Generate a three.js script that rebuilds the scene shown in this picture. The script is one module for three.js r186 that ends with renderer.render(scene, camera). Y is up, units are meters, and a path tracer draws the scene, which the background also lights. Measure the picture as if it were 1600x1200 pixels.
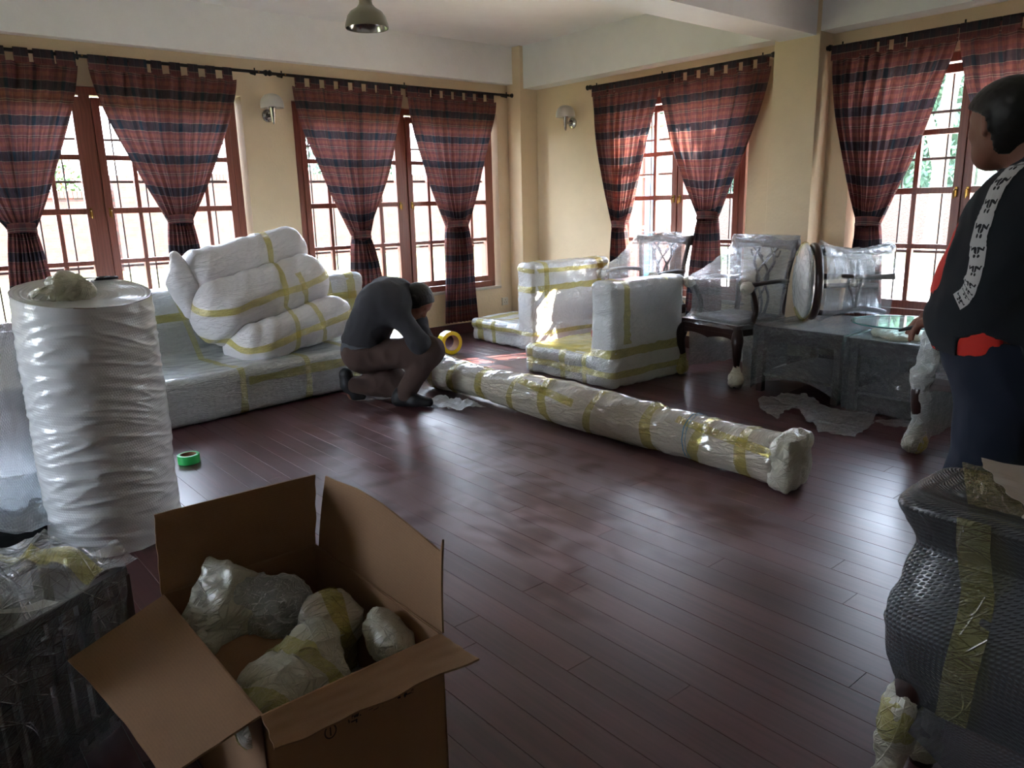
import * as THREE from 'three';
import { mergeGeometries, mergeVertices, toCreasedNormals } from 'three/addons/utils/BufferGeometryUtils.js';
import { RoundedBoxGeometry } from 'three/addons/geometries/RoundedBoxGeometry.js';
import { ImprovedNoise } from 'three/addons/math/ImprovedNoise.js';

// ---------------------------------------------------------------- camera, sky, sun, exposure
// Room axes: x to the right along the left window wall (its inner face is z = 0, the room lies at z > 0),
// y up, the right window wall is x = 0.2 (the room lies at x < 0.2).
const scene = new THREE.Scene();
const camera = new THREE.PerspectiveCamera(53.75, 1600 / 1200, 0.05, 400);
camera.position.set(-5.747, 1.4, 6.75);
camera.up.set(0.168, 0.972, -0.162);
camera.lookAt(-5.747 + 0.626, 1.4 - 0.232, 6.75 - 0.745);
const SKY_STRENGTH = 1.2;
{
  const W = 256, H = 128, d = new Float32Array(W * H * 4);
  for (let j = 0; j < H; j++) {
    const el = (j + 0.5) / H - 0.5, t = Math.max(0, el * 2), k = Math.pow(t, 0.55);
    const c = el < 0 ? [0.5, 0.52, 0.5] : [2.0 - 0.95 * k, 2.15 - 0.75 * k, 2.35 - 0.35 * k];
    for (let i = 0; i < W; i++) { const o = (j * W + i) * 4; d[o] = c[0]; d[o + 1] = c[1]; d[o + 2] = c[2]; d[o + 3] = 1; }
  }
  const t = new THREE.DataTexture(d, W, H, THREE.RGBAFormat, THREE.FloatType);
  t.mapping = THREE.EquirectangularReflectionMapping; t.magFilter = THREE.LinearFilter; t.needsUpdate = true;
  scene.background = t; scene.backgroundIntensity = SKY_STRENGTH;
}
const sun = new THREE.DirectionalLight(new THREE.Color(1, 0.88, 0.7), 9.5);
sun.name = 'sun'; sun.position.set(20, 16.3, 6.3); sun.target.position.set(0, 0, 0);
sun.castShadow = true; sun.shadow.radius = 1; sun.shadow.mapSize.set(4096, 4096);
Object.assign(sun.shadow.camera, { left: -30, right: 30, top: 30, bottom: -30, near: 1, far: 90 });
scene.add(sun, sun.target);
const renderer = new THREE.WebGLRenderer({ antialias: true });
renderer.toneMapping = THREE.LinearToneMapping;
renderer.toneMappingExposure = 13.5;
renderer.shadowMap.enabled = true;

// ---------------------------------------------------------------- helpers
let seedState = 12345;
const reseed = (s) => { seedState = s >>> 0; };
const rnd = () => { seedState = (seedState + 0x6d2b79f5) | 0; let t = Math.imul(seedState ^ (seedState >>> 15), 1 | seedState); t = (t + Math.imul(t ^ (t >>> 7), 61 | t)) ^ t; return ((t ^ (t >>> 14)) >>> 0) / 4294967296; };
const rr = (a, b) => a + (b - a) * rnd();
const N = new ImprovedNoise(), noise = (x, y, z) => N.noise(x + 37.3, y + 11.7, z + 5.1);
const lerp = (a, b, t) => a + (b - a) * t, clamp = (x, a = 0, b = 1) => Math.min(b, Math.max(a, x));
const sstep = (a, b, x) => { const t = clamp((x - a) / (b - a)); return t * t * (3 - 2 * t); };
const V3 = (x, y, z) => new THREE.Vector3(x, y, z);
const names = new Map();
function numbered(n) { const k = names.get(n) ?? 0; names.set(n, k + 1); return k ? n + '_' + String(k).padStart(3, '0') : n; }
function tag(o, label, category, group) { o.userData.label = label; o.userData.category = category; if (group) o.userData.group = group; return o; }
function thing(name, label, category, pos = [0, 0, 0], turn = 0, group) {
  const o = new THREE.Group(); o.name = numbered(name); o.position.set(...pos); o.rotation.y = turn; scene.add(o);
  return tag(o, label, category, group);
}
function part(parent, name, geo, mat, label) {
  const m = new THREE.Mesh(Array.isArray(geo) ? merge(geo) : geo, mat); m.name = parent === scene ? numbered(name) : name;
  m.castShadow = m.receiveShadow = true; parent.add(m); if (label) m.userData.label = label; return m;
}
function struct(name, geo, mat) { const m = part(scene, name, geo, mat); m.userData.kind = 'structure'; return m; }
function merge(list) {
  list = list.map((g) => { g = g.index ? g.toNonIndexed() : g.clone(); for (const k of Object.keys(g.attributes)) if (!['position', 'normal', 'uv'].includes(k)) g.deleteAttribute(k); return g; });
  return mergeGeometries(list);
}
// a box from corner to corner, uv in metres
function box(x0, x1, y0, y1, z0, z1, bevel = 0) {
  const w = Math.abs(x1 - x0), h = Math.abs(y1 - y0), d = Math.abs(z1 - z0);
  const g = bevel ? new RoundedBoxGeometry(w, h, d, 2, Math.min(bevel, w / 2.2, h / 2.2, d / 2.2)) : new THREE.BoxGeometry(w, h, d);
  g.translate((x0 + x1) / 2, (y0 + y1) / 2, (z0 + z1) / 2);
  return boxUV(g);
}
// uv in metres from the dominant axis of each face
function boxUV(g, keep = false) {
  if (g.index) g = g.toNonIndexed();
  const p = g.attributes.position, uv = new Float32Array(p.count * 2), a = V3(), b = V3(), c = V3(), n = V3();
  for (let i = 0; i < p.count; i += 3) {
    a.fromBufferAttribute(p, i); b.fromBufferAttribute(p, i + 1); c.fromBufferAttribute(p, i + 2);
    n.copy(b).sub(a).cross(c.clone().sub(a));
    const ax = Math.abs(n.x), ay = Math.abs(n.y), az = Math.abs(n.z);
    [a, b, c].forEach((v, k) => {
      const o = (i + k) * 2;
      if (ay >= ax && ay >= az) { uv[o] = v.x; uv[o + 1] = v.z; } else if (ax >= az) { uv[o] = v.z; uv[o + 1] = v.y; } else { uv[o] = v.x; uv[o + 1] = v.y; }
    });
  }
  g.setAttribute('uv', new THREE.BufferAttribute(uv, 2));
  return g;
}
// a grid surface fn(u, v) -> [x, y, z]; uv scaled by (su, sv) metres
function sheet(fn, nu, nv, su = 1, sv = 1, flip = false) {
  const pos = [], uv = [], idx = [];
  for (let j = 0; j <= nv; j++) for (let i = 0; i <= nu; i++) { pos.push(...fn(i / nu, j / nv)); uv.push((i / nu) * su, (j / nv) * sv); }
  for (let j = 0; j < nv; j++) for (let i = 0; i < nu; i++) {
    const a = j * (nu + 1) + i, b = a + 1, c = a + nu + 1, d = c + 1;
    flip ? idx.push(a, c, b, b, c, d) : idx.push(a, b, c, b, d, c);
  }
  const g = new THREE.BufferGeometry();
  g.setAttribute('position', new THREE.Float32BufferAttribute(pos, 3)); g.setAttribute('uv', new THREE.Float32BufferAttribute(uv, 2));
  g.setIndex(idx); g.computeVertexNormals(); return g;
}
// the same with thickness: front, back and rim
function slab(fn, nu, nv, th, su = 1, sv = 1) {
  const f = sheet(fn, nu, nv, su, sv), p = f.attributes.position, n = f.attributes.normal, q = p.count, back = f.clone();
  for (let i = 0; i < q; i++) back.attributes.position.setXYZ(i, p.getX(i) - n.getX(i) * th, p.getY(i) - n.getY(i) * th, p.getZ(i) - n.getZ(i) * th);
  const bi = Array.from(back.index.array); for (let i = 0; i < bi.length; i += 3) { const t = bi[i]; bi[i] = bi[i + 1]; bi[i + 1] = t; } back.setIndex(bi); back.computeVertexNormals();
  const rim = [], at = (g, i) => [g.attributes.position.getX(i), g.attributes.position.getY(i), g.attributes.position.getZ(i)];
  const loop = []; for (let i = 0; i <= nu; i++) loop.push(i); for (let j = 1; j <= nv; j++) loop.push(j * (nu + 1) + nu); for (let i = nu - 1; i >= 0; i--) loop.push(nv * (nu + 1) + i); for (let j = nv - 1; j >= 0; j--) loop.push(j * (nu + 1));
  for (let k = 0; k + 1 < loop.length; k++) { const a = at(f, loop[k]), b = at(f, loop[k + 1]), c = at(back, loop[k]), d = at(back, loop[k + 1]); rim.push(...a, ...c, ...b, ...b, ...c, ...d); }
  const r = new THREE.BufferGeometry(); r.setAttribute('position', new THREE.Float32BufferAttribute(rim, 3)); r.setAttribute('uv', new THREE.Float32BufferAttribute(new Float32Array(rim.length / 3 * 2), 2)); r.computeVertexNormals();
  return merge([f, back, r]);
}
// swept limb: points [x, y, z, r] or [x, y, z, rx, rz]; round section
function limb(pts, sides = 12, seg = 24, cap = true) {
  const curve = new THREE.CatmullRomCurve3(pts.map((p) => V3(p[0], p[1], p[2])), false, 'centripetal');
  const rad = (t) => { const f = t * (pts.length - 1), i = Math.min(pts.length - 2, Math.floor(f)), k = f - i, s = k * k * (3 - 2 * k); return [lerp(pts[i][3], pts[i + 1][3], s), lerp(pts[i][4] ?? pts[i][3], pts[i + 1][4] ?? pts[i + 1][3], s)]; };
  const rings = [], t0 = curve.getTangent(0); let nrm = Math.abs(t0.y) > 0.9 ? V3(1, 0, 0) : V3(0, 1, 0);
  for (let i = 0; i <= seg; i++) {
    const t = i / seg, c = curve.getPoint(t), tan = curve.getTangent(t); nrm = nrm.clone().sub(tan.clone().multiplyScalar(nrm.dot(tan))).normalize();
    const bi = tan.clone().cross(nrm), [r1, r2] = rad(t), ring = [];
    for (let k = 0; k < sides; k++) { const a = (k / sides) * 2 * Math.PI; ring.push(c.clone().addScaledVector(nrm, Math.cos(a) * r1).addScaledVector(bi, Math.sin(a) * r2)); }
    rings.push(ring);
  }
  return loft(rings, cap);
}
// closed rings of equal length joined into one skin, uv in metres
function loft(rings, cap = true) {
  const n = rings[0].length, pos = [], uv = [], idx = []; let len = 0;
  rings.forEach((r, j) => {
    if (j) len += r[0].distanceTo(rings[j - 1][0]); let around = 0;
    for (let k = 0; k <= n; k++) { const p = r[k % n]; if (k) around += p.distanceTo(r[(k - 1) % n]); pos.push(p.x, p.y, p.z); uv.push(around, len); }
  });
  for (let j = 0; j + 1 < rings.length; j++) for (let k = 0; k < n; k++) { const a = j * (n + 1) + k, b = a + 1, c = a + n + 1, d = c + 1; idx.push(a, b, c, b, d, c); }
  const g = new THREE.BufferGeometry();
  g.setAttribute('position', new THREE.Float32BufferAttribute(pos, 3)); g.setAttribute('uv', new THREE.Float32BufferAttribute(uv, 2)); g.setIndex(idx); g.computeVertexNormals();
  const nn = g.attributes.normal; for (let j = 0; j < rings.length; j++) { const a = j * (n + 1), b = a + n, v = V3(nn.getX(a) + nn.getX(b), nn.getY(a) + nn.getY(b), nn.getZ(a) + nn.getZ(b)).normalize(); nn.setXYZ(a, v.x, v.y, v.z); nn.setXYZ(b, v.x, v.y, v.z); }
  if (!cap) return g;
  const caps = [g];
  for (const [r, up] of [[rings[0], false], [rings[rings.length - 1], true]]) {
    const c = V3(); r.forEach((p) => c.add(p)); c.divideScalar(n); const q = [];
    for (let k = 0; k < n; k++) { const a = r[k], b = r[(k + 1) % n]; up ? q.push(c.x, c.y, c.z, a.x, a.y, a.z, b.x, b.y, b.z) : q.push(c.x, c.y, c.z, b.x, b.y, b.z, a.x, a.y, a.z); }
    const e = new THREE.BufferGeometry(); e.setAttribute('position', new THREE.Float32BufferAttribute(q, 3)); e.computeVertexNormals(); caps.push(boxUV(e));
  }
  return merge(caps);
}
// a superellipse ring: half sizes hx, hz, roundness e (2 = ellipse, 8 = nearly a rectangle)
function ring(cx, y, cz, hx, hz, e = 6, n = 64, turn = 0) {
  const out = [];
  for (let k = 0; k < n; k++) {
    const a = -(k / n) * 2 * Math.PI, c = Math.cos(a), s = Math.sin(a), q = Math.pow(Math.pow(Math.abs(c), e) + Math.pow(Math.abs(s), e), -1 / e);
    const x = hx * c * q, z = hz * s * q; out.push(V3(cx + x * Math.cos(turn) + z * Math.sin(turn), y, cz - x * Math.sin(turn) + z * Math.cos(turn)));
  }
  return out;
}
// rings spread smoothly between key rings; disp(p, around 0..1, up 0..1) -> outward push
function loftKeys(keys, steps, disp, cap = true) {
  const n = keys[0].length, rings = [];
  for (let i = 0; i <= steps; i++) {
    const f = (i / steps) * (keys.length - 1), a = Math.min(keys.length - 2, Math.floor(f)), t = f - a, r = [];
    const k0 = keys[Math.max(0, a - 1)], k1 = keys[a], k2 = keys[a + 1], k3 = keys[Math.min(keys.length - 1, a + 2)], c = V3();
    for (let k = 0; k < n; k++) {
      const p = V3(); for (const q of 'xyz') { const m1 = (k2[k][q] - k0[k][q]) * 0.35, m2 = (k3[k][q] - k1[k][q]) * 0.35, t2 = t * t, t3 = t2 * t; p[q] = (2 * t3 - 3 * t2 + 1) * k1[k][q] + (t3 - 2 * t2 + t) * m1 + (-2 * t3 + 3 * t2) * k2[k][q] + (t3 - t2) * m2; }
      r.push(p); c.add(p);
    }
    c.divideScalar(n);
    if (disp) r.forEach((p, k) => { const d = V3(p.x - c.x, 0, p.z - c.z).normalize(); p.addScaledVector(d, disp(p, k / n, i / steps)); });
    rings.push(r);
  }
  return loft(rings, cap);
}
// ---- distance fields
const smin = (a, b, k) => { const h = Math.max(k - Math.abs(a - b), 0) / k; return Math.min(a, b) - h * h * k * 0.25; };
function rbox(cx, cy, cz, hx, hy, hz, r, ry = 0, rx = 0, rz = 0) {
  const e = new THREE.Matrix4().makeRotationFromEuler(new THREE.Euler(rx, ry, rz, 'YXZ')).invert().elements;
  return (x, y, z) => {
    x -= cx; y -= cy; z -= cz;
    const a = Math.abs(e[0] * x + e[4] * y + e[8] * z) - hx + r, b = Math.abs(e[1] * x + e[5] * y + e[9] * z) - hy + r, c = Math.abs(e[2] * x + e[6] * y + e[10] * z) - hz + r;
    const p = Math.max(a, 0), q = Math.max(b, 0), s = Math.max(c, 0);
    return Math.sqrt(p * p + q * q + s * s) + Math.min(Math.max(a, b, c), 0) - r;
  };
}
function cone(a, b, ra, rb) {
  const dx = b[0] - a[0], dy = b[1] - a[1], dz = b[2] - a[2], l2 = dx * dx + dy * dy + dz * dz || 1e-9;
  return (x, y, z) => { x -= a[0]; y -= a[1]; z -= a[2]; const t = clamp((x * dx + y * dy + z * dz) / l2); x -= dx * t; y -= dy * t; z -= dz * t; return Math.sqrt(x * x + y * y + z * z) - (ra + (rb - ra) * t); };
}
function ell(cx, cy, cz, a, b, c, ry = 0, rx = 0, rz = 0) {
  const e = new THREE.Matrix4().makeRotationFromEuler(new THREE.Euler(rx, ry, rz, 'YXZ')).invert().elements;
  return (x, y, z) => { x -= cx; y -= cy; z -= cz; const p = (e[0] * x + e[4] * y + e[8] * z) / a, q = (e[1] * x + e[5] * y + e[9] * z) / b, r = (e[2] * x + e[6] * y + e[10] * z) / c, k = Math.sqrt(p * p + q * q + r * r), g = Math.sqrt((p * p) / (a * a) + (q * q) / (b * b) + (r * r) / (c * c)) || 1e-6; return (k * (k - 1)) / g; };
}
const blend = (k, ...fs) => (x, y, z) => { let d = fs[0](x, y, z); for (let i = 1; i < fs.length; i++) d = smin(d, fs[i](x, y, z), k); return d; };
const both = (f, g) => (x, y, z) => Math.max(f(x, y, z), g(x, y, z));
const minus = (f, g) => (x, y, z) => Math.max(f(x, y, z), -g(x, y, z));
const rough = (f, amp, freq, sx = 1, sy = 1, sz = 1) => (x, y, z) => { const d = f(x, y, z); if (Math.abs(d) > amp * 3) return d; const a = noise(x * freq * sx, y * freq * sy, z * freq * sz); return d + amp * (Math.abs(a) * 2 - 0.5) + amp * 0.4 * noise(x * freq * 2.7 * sx, y * freq * 2.7 * sy, z * freq * 2.7 * sz); };
// surface nets over a distance field (negative inside)
function net(f, lo, hi, cell, uv = true) {
  const n = [0, 1, 2].map((i) => Math.ceil((hi[i] - lo[i]) / cell) + 2), [nx, ny, nz] = n, D = new Float32Array(nx * ny * nz), B = 6;
  for (let bz = 0; bz < nz; bz += B) for (let by = 0; by < ny; by += B) for (let bx = 0; bx < nx; bx += B) {
    const ex = Math.min(nx, bx + B), ey = Math.min(ny, by + B), ez = Math.min(nz, bz + B), c = f(lo[0] + (bx + B / 2) * cell, lo[1] + (by + B / 2) * cell, lo[2] + (bz + B / 2) * cell);
    const far = Math.abs(c) > B * cell * 1.4 + 0.03;
    for (let k = bz; k < ez; k++) for (let j = by; j < ey; j++) for (let i = bx; i < ex; i++) D[(k * ny + j) * nx + i] = far ? c : f(lo[0] + i * cell, lo[1] + j * cell, lo[2] + k * cell);
  }
  const id = new Int32Array(nx * ny * nz).fill(-1), pos = [], idx = [], S = [1, nx, nx * ny];
  for (let k = 0; k < nz - 1; k++) for (let j = 0; j < ny - 1; j++) for (let i = 0; i < nx - 1; i++) {
    const o = (k * ny + j) * nx + i; let x = 0, y = 0, z = 0, m = 0, mask = 0;
    for (let q = 0; q < 8; q++) if (D[o + (q & 1) + ((q >> 1) & 1) * nx + (q >> 2) * nx * ny] < 0) mask |= 1 << q;
    if (mask === 0 || mask === 255) continue;
    for (let q = 0; q < 8; q++) for (let ax = 0; ax < 3; ax++) if (!(q & (1 << ax))) {
      const w = q | (1 << ax), a = D[o + (q & 1) + ((q >> 1) & 1) * nx + (q >> 2) * nx * ny], b = D[o + (w & 1) + ((w >> 1) & 1) * nx + (w >> 2) * nx * ny];
      if (a < 0 === b < 0) continue; const t = a / (a - b);
      x += (q & 1) + (ax === 0 ? t : 0); y += ((q >> 1) & 1) + (ax === 1 ? t : 0); z += (q >> 2) + (ax === 2 ? t : 0); m++;
    }
    id[o] = pos.length / 3; pos.push(lo[0] + (i + x / m) * cell, lo[1] + (j + y / m) * cell, lo[2] + (k + z / m) * cell);
  }
  for (let k = 1; k < nz - 1; k++) for (let j = 1; j < ny - 1; j++) for (let i = 1; i < nx - 1; i++) {
    const o = (k * ny + j) * nx + i, a = D[o] < 0;
    for (let ax = 0; ax < 3; ax++) {
      if (a === D[o + S[ax]] < 0) continue; const u = S[(ax + 1) % 3], v = S[(ax + 2) % 3], p = id[o - u - v], q = id[o - v], r = id[o], s = id[o - u];
      if (p < 0 || q < 0 || r < 0 || s < 0) continue; a ? idx.push(p, q, r, p, r, s) : idx.push(p, r, q, p, s, r);
    }
  }
  const g = new THREE.BufferGeometry(); g.setAttribute('position', new THREE.Float32BufferAttribute(pos, 3)); g.setIndex(idx); g.computeVertexNormals();
  return uv ? boxUV(g) : g;
}
// a strip of tape round a distance field: the plane through c across axis, from angle a0 to a1
function strip(f, c, axis, half, a0 = 0, a1 = 2 * Math.PI, n = 120, off = 0.004, reach = 1.6, ref) {
  const A = V3(...axis).normalize(), e1 = (ref ? V3(...ref) : Math.abs(A.y) > 0.9 ? V3(1, 0, 0) : V3(0, 1, 0)); e1.addScaledVector(A, -e1.dot(A)).normalize(); const e2 = A.clone().cross(e1);
  return sheet((u, v) => {
    const a = lerp(a0, a1, u), d = e1.clone().multiplyScalar(Math.cos(a)).addScaledVector(e2, Math.sin(a)), w = (v - 0.5) * 2 * half * (1 + 0.5 * noise(u * n * 0.09, v > 0.5 ? 3 : 7, half * 90)), o = V3(c[0] + A.x * w, c[1] + A.y * w, c[2] + A.z * w);
    let t = reach; while (t > 0 && f(o.x + d.x * t, o.y + d.y * t, o.z + d.z * t) > 0.015) t -= 0.015; 
    let h = t, l = t - 0.06; for (let i = 0; i < 14; i++) { const m = (h + l) / 2; f(o.x + d.x * m, o.y + d.y * m, o.z + d.z * m) < 0 ? (l = m) : (h = m); }
    t = h + off + 0.001 * noise(u * 40, v * 3, half * 50); return [o.x + d.x * t, o.y + d.y * t, o.z + d.z * t];
  }, n, 4, n * 0.02, half * 2);
}

// ---------------------------------------------------------------- textures
function canvasTex(w, h, draw, srgb = true, repeat) {
  const c = document.createElement('canvas'); c.width = w; c.height = h; draw(c.getContext('2d'), w, h);
  const t = new THREE.CanvasTexture(c); if (srgb) t.colorSpace = THREE.SRGBColorSpace; t.wrapS = t.wrapT = THREE.RepeatWrapping; if (repeat) t.repeat.set(...repeat); return t;
}
function dataTex(w, h, fn, srgb, repeat, fine = false) {   // fn(i, j) -> [r, g, b] 0..1; fine: stored as floats
  const d = fine ? new Float32Array(w * h * 4) : new Uint8Array(w * h * 4), m = fine ? 1 : 255;
  for (let j = 0; j < h; j++) for (let i = 0; i < w; i++) { const c = fn(i, j), o = (j * w + i) * 4; d[o] = clamp(c[0]) * m; d[o + 1] = clamp(c[1]) * m; d[o + 2] = clamp(c[2]) * m; d[o + 3] = m; }
  const t = fine ? new THREE.DataTexture(d, w, h, THREE.RGBAFormat, THREE.FloatType) : new THREE.DataTexture(d, w, h); t.magFilter = THREE.LinearFilter; t.minFilter = THREE.LinearFilter; t.wrapS = t.wrapT = THREE.RepeatWrapping; if (srgb) t.colorSpace = THREE.SRGBColorSpace; if (repeat) t.repeat.set(...repeat); t.needsUpdate = true; return t;
}
const grey = (v) => [v, v, v];
// tileable value noise from a lattice of period p
function tileNoise(seed, p) { reseed(seed); const a = Float32Array.from({ length: p * p }, rnd); return (u, v) => { const x = u * p, y = v * p, i = Math.floor(x), j = Math.floor(y), s = x - i, t = y - j, f = s * s * (3 - 2 * s), g = t * t * (3 - 2 * t), m = (q) => ((q % p) + p) % p, L = (q, r) => a[m(r) * p + m(q)]; return lerp(lerp(L(i, j), L(i + 1, j), f), lerp(L(i, j + 1), L(i + 1, j + 1), f), g); }; }
// creases of stretched film: a height tile of 0.6 m
function creaseTile(seed, n, ang, spread, size = 1024) {
  reseed(seed); const H = new Float32Array(size * size).fill(0.5);
  for (let k = 0; k < n; k++) {
    const cx = rnd() * size, cy = rnd() * size, a = ang + (rnd() + rnd() - 1) * spread, L = rr(25, 190) * size / 1024, w = rr(1.2, 4.5) * size / 1024, h = rr(-0.2, 0.35), bend = rr(-0.25, 0.25), ca = Math.cos(a), sa = Math.sin(a);
    for (let s = -L; s <= L; s += 0.7) {
      const fade = 1 - (s / L) * (s / L), o = bend * s * s / L, x = cx + ca * s - sa * o, y = cy + sa * s + ca * o;
      for (let q = -Math.ceil(w); q <= Math.ceil(w); q++) { const px = ((Math.round(x - sa * q) % size) + size) % size, py = ((Math.round(y + ca * q) % size) + size) % size, i = py * size + px, v = h * fade * Math.max(0, 1 - Math.abs(q) / (w + 0.5)); if (Math.abs(v) > Math.abs(H[i] - 0.5) * 0.8) H[i] = 0.5 + v; }
    }
  }
  const lo = tileNoise(seed + 1, 7), hi = tileNoise(seed + 2, 29);
  return dataTex(size, size, (i, j) => grey(H[j * size + i] * 0.75 + 0.18 * lo(i / size, j / size) + 0.09 * hi(i / size, j / size)), false);
}
const T = {};
T.crease = creaseTile(11, 900, 0.5, 1.5); T.crease.repeat.set(1.7, 1.7);
T.pull = creaseTile(23, 1100, 0.05, 0.45); T.pull.repeat.set(1.7, 1.7);
T.bubble = dataTex(512, 512, (i, j) => {   // 8 x 8 staggered bubbles
  const s = 64, r = Math.floor(j / s), x = ((i + (r & 1 ? 32 : 0)) % s) - 32, y = (j % s) - 32, d = Math.sqrt(x * x + y * y) / 27; return grey(d < 1 ? Math.sqrt(1 - d * d) : 0);
}, false, [11, 11]);
T.plaster = (() => { const a = tileNoise(5, 90), b = tileNoise(6, 31); return dataTex(512, 512, (i, j) => grey(0.55 * a(i / 512, j / 512) + 0.45 * b(i / 512, j / 512)), false, [0.8, 0.8]); })();
T.paint = (() => { const a = tileNoise(7, 9), b = tileNoise(8, 40); return dataTex(512, 512, (i, j) => { const v = 0.94 + 0.05 * a(i / 512, j / 512) + 0.03 * b(i / 512, j / 512); return grey(v); }, false, [0.4, 0.4]); })();
T.grain = (() => { const a = tileNoise(41, 64), b = tileNoise(42, 16), c = tileNoise(43, 8); return dataTex(512, 512, (i, j) => { const u = i / 512, v = j / 512, w = u * 8 + 0.6 * c(u * 0.3, v), s = 0.5 + 0.5 * Math.sin(w * 11 + 4 * b(u, v * 0.25)); const k = 0.72 + 0.2 * s + 0.16 * a(u * 2, v * 0.08); return grey(k); }, false, [3, 0.7]); })();
T.cloth = dataTex(128, 128, (i, j) => grey(0.5 + 0.25 * Math.sin(i * Math.PI / 2) * ((j >> 1) & 1 ? 1 : -1) + 0.2 * Math.sin(j * Math.PI / 2)), false, [40, 40]);
// plaid: one repeat is 0.25 m; four repeats to the tile so that threads vary
T.plaid = (() => {
  const S = 1024, R = 4, lo = tileNoise(61, 50), band = (t, list) => { let c = list[0][1]; for (const [a, col] of list) if (t >= a) c = col; return c; };
  const maroon = [0.33, 0.18, 0.185], rust = [0.4, 0.22, 0.19], navy = [0.1, 0.12, 0.15], teal = [0.1, 0.14, 0.17], cream = [0.5, 0.44, 0.38], brown = [0.26, 0.175, 0.175];
  const hor = [[0, navy], [0.27, cream], [0.285, maroon], [0.36, rust], [0.47, maroon], [0.55, cream], [0.565, brown], [0.61, cream], [0.625, maroon], [0.74, rust], [0.86, maroon], [0.985, cream]];
  const ver = [[0, maroon], [0.16, cream], [0.175, brown], [0.3, rust], [0.44, teal], [0.58, maroon], [0.7, cream], [0.712, brown], [0.76, maroon], [0.9, rust]];
  return dataTex(S, S, (i, j) => {
    const u = ((i / S) * R) % 1, v = ((j / S) * R) % 1, h = band((v + 0.5) % 1, hor), w = band(u, ver), k = 0.66 + 0.08 * (((i + j) >> 1) & 1), m = 0.88 + 0.24 * lo((i / S) * (i & 2 ? 1 : 3), j / S);
    return [0, 1, 2].map((c) => Math.pow(lerp(w[c], h[c], k) * m, 1 / 1.25));
  }, true);
})();
T.brick = (() => {
  const W = 1024, H = 1024, cols = 8, rows = 24, lo = tileNoise(71, 12), hi = tileNoise(72, 120); reseed(73); const tone = Array.from({ length: cols * rows * 2 }, () => [rr(0.75, 1.15), rr(0.85, 1.1)]);
  const at = (i, j) => { const r = Math.floor(j / H * rows), y = (j / H * rows) % 1, x = i / W * cols + (r & 1 ? 0.5 : 0), q = Math.floor(x) % cols, mort = y < 0.14 || (x % 1) < 0.05; return [mort, tone[(r * cols + q) % tone.length]]; };
  const t = dataTex(W, H, (i, j) => { const [m, k] = at(i, j), n = 0.8 + 0.3 * lo(i / W, j / H) + 0.15 * hi(i / W, j / H); return m ? [0.25 * n, 0.21 * n, 0.19 * n] : [0.3 * k[0] * n, 0.185 * k[1] * n, 0.16 * k[1] * n]; }, true, [1 / 1.92, 1 / 1.8]);
  return t;
})();
T.grass = (() => { const a = tileNoise(81, 10), b = tileNoise(82, 120), c = tileNoise(83, 40); return dataTex(512, 512, (i, j) => { const n = 0.5 * a(i / 512, j / 512) + 0.4 * b(i / 512, j / 512) + 0.3 * c(i / 512, j / 512); return [0.2 + 0.2 * n, 0.23 + 0.2 * n, 0.13 + 0.12 * n]; }, true, [0.25, 0.25]); })();
T.card = (() => { const a = tileNoise(91, 8), b = tileNoise(92, 160); return dataTex(512, 512, (i, j) => { const n = 0.86 + 0.06 * a(i / 512, j / 512) + 0.08 * b(i / 512, j / 512) + 0.025 * Math.sin(j * 2 * Math.PI / 8); return [n, n, n]; }, false, [2, 2]); })();

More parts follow.
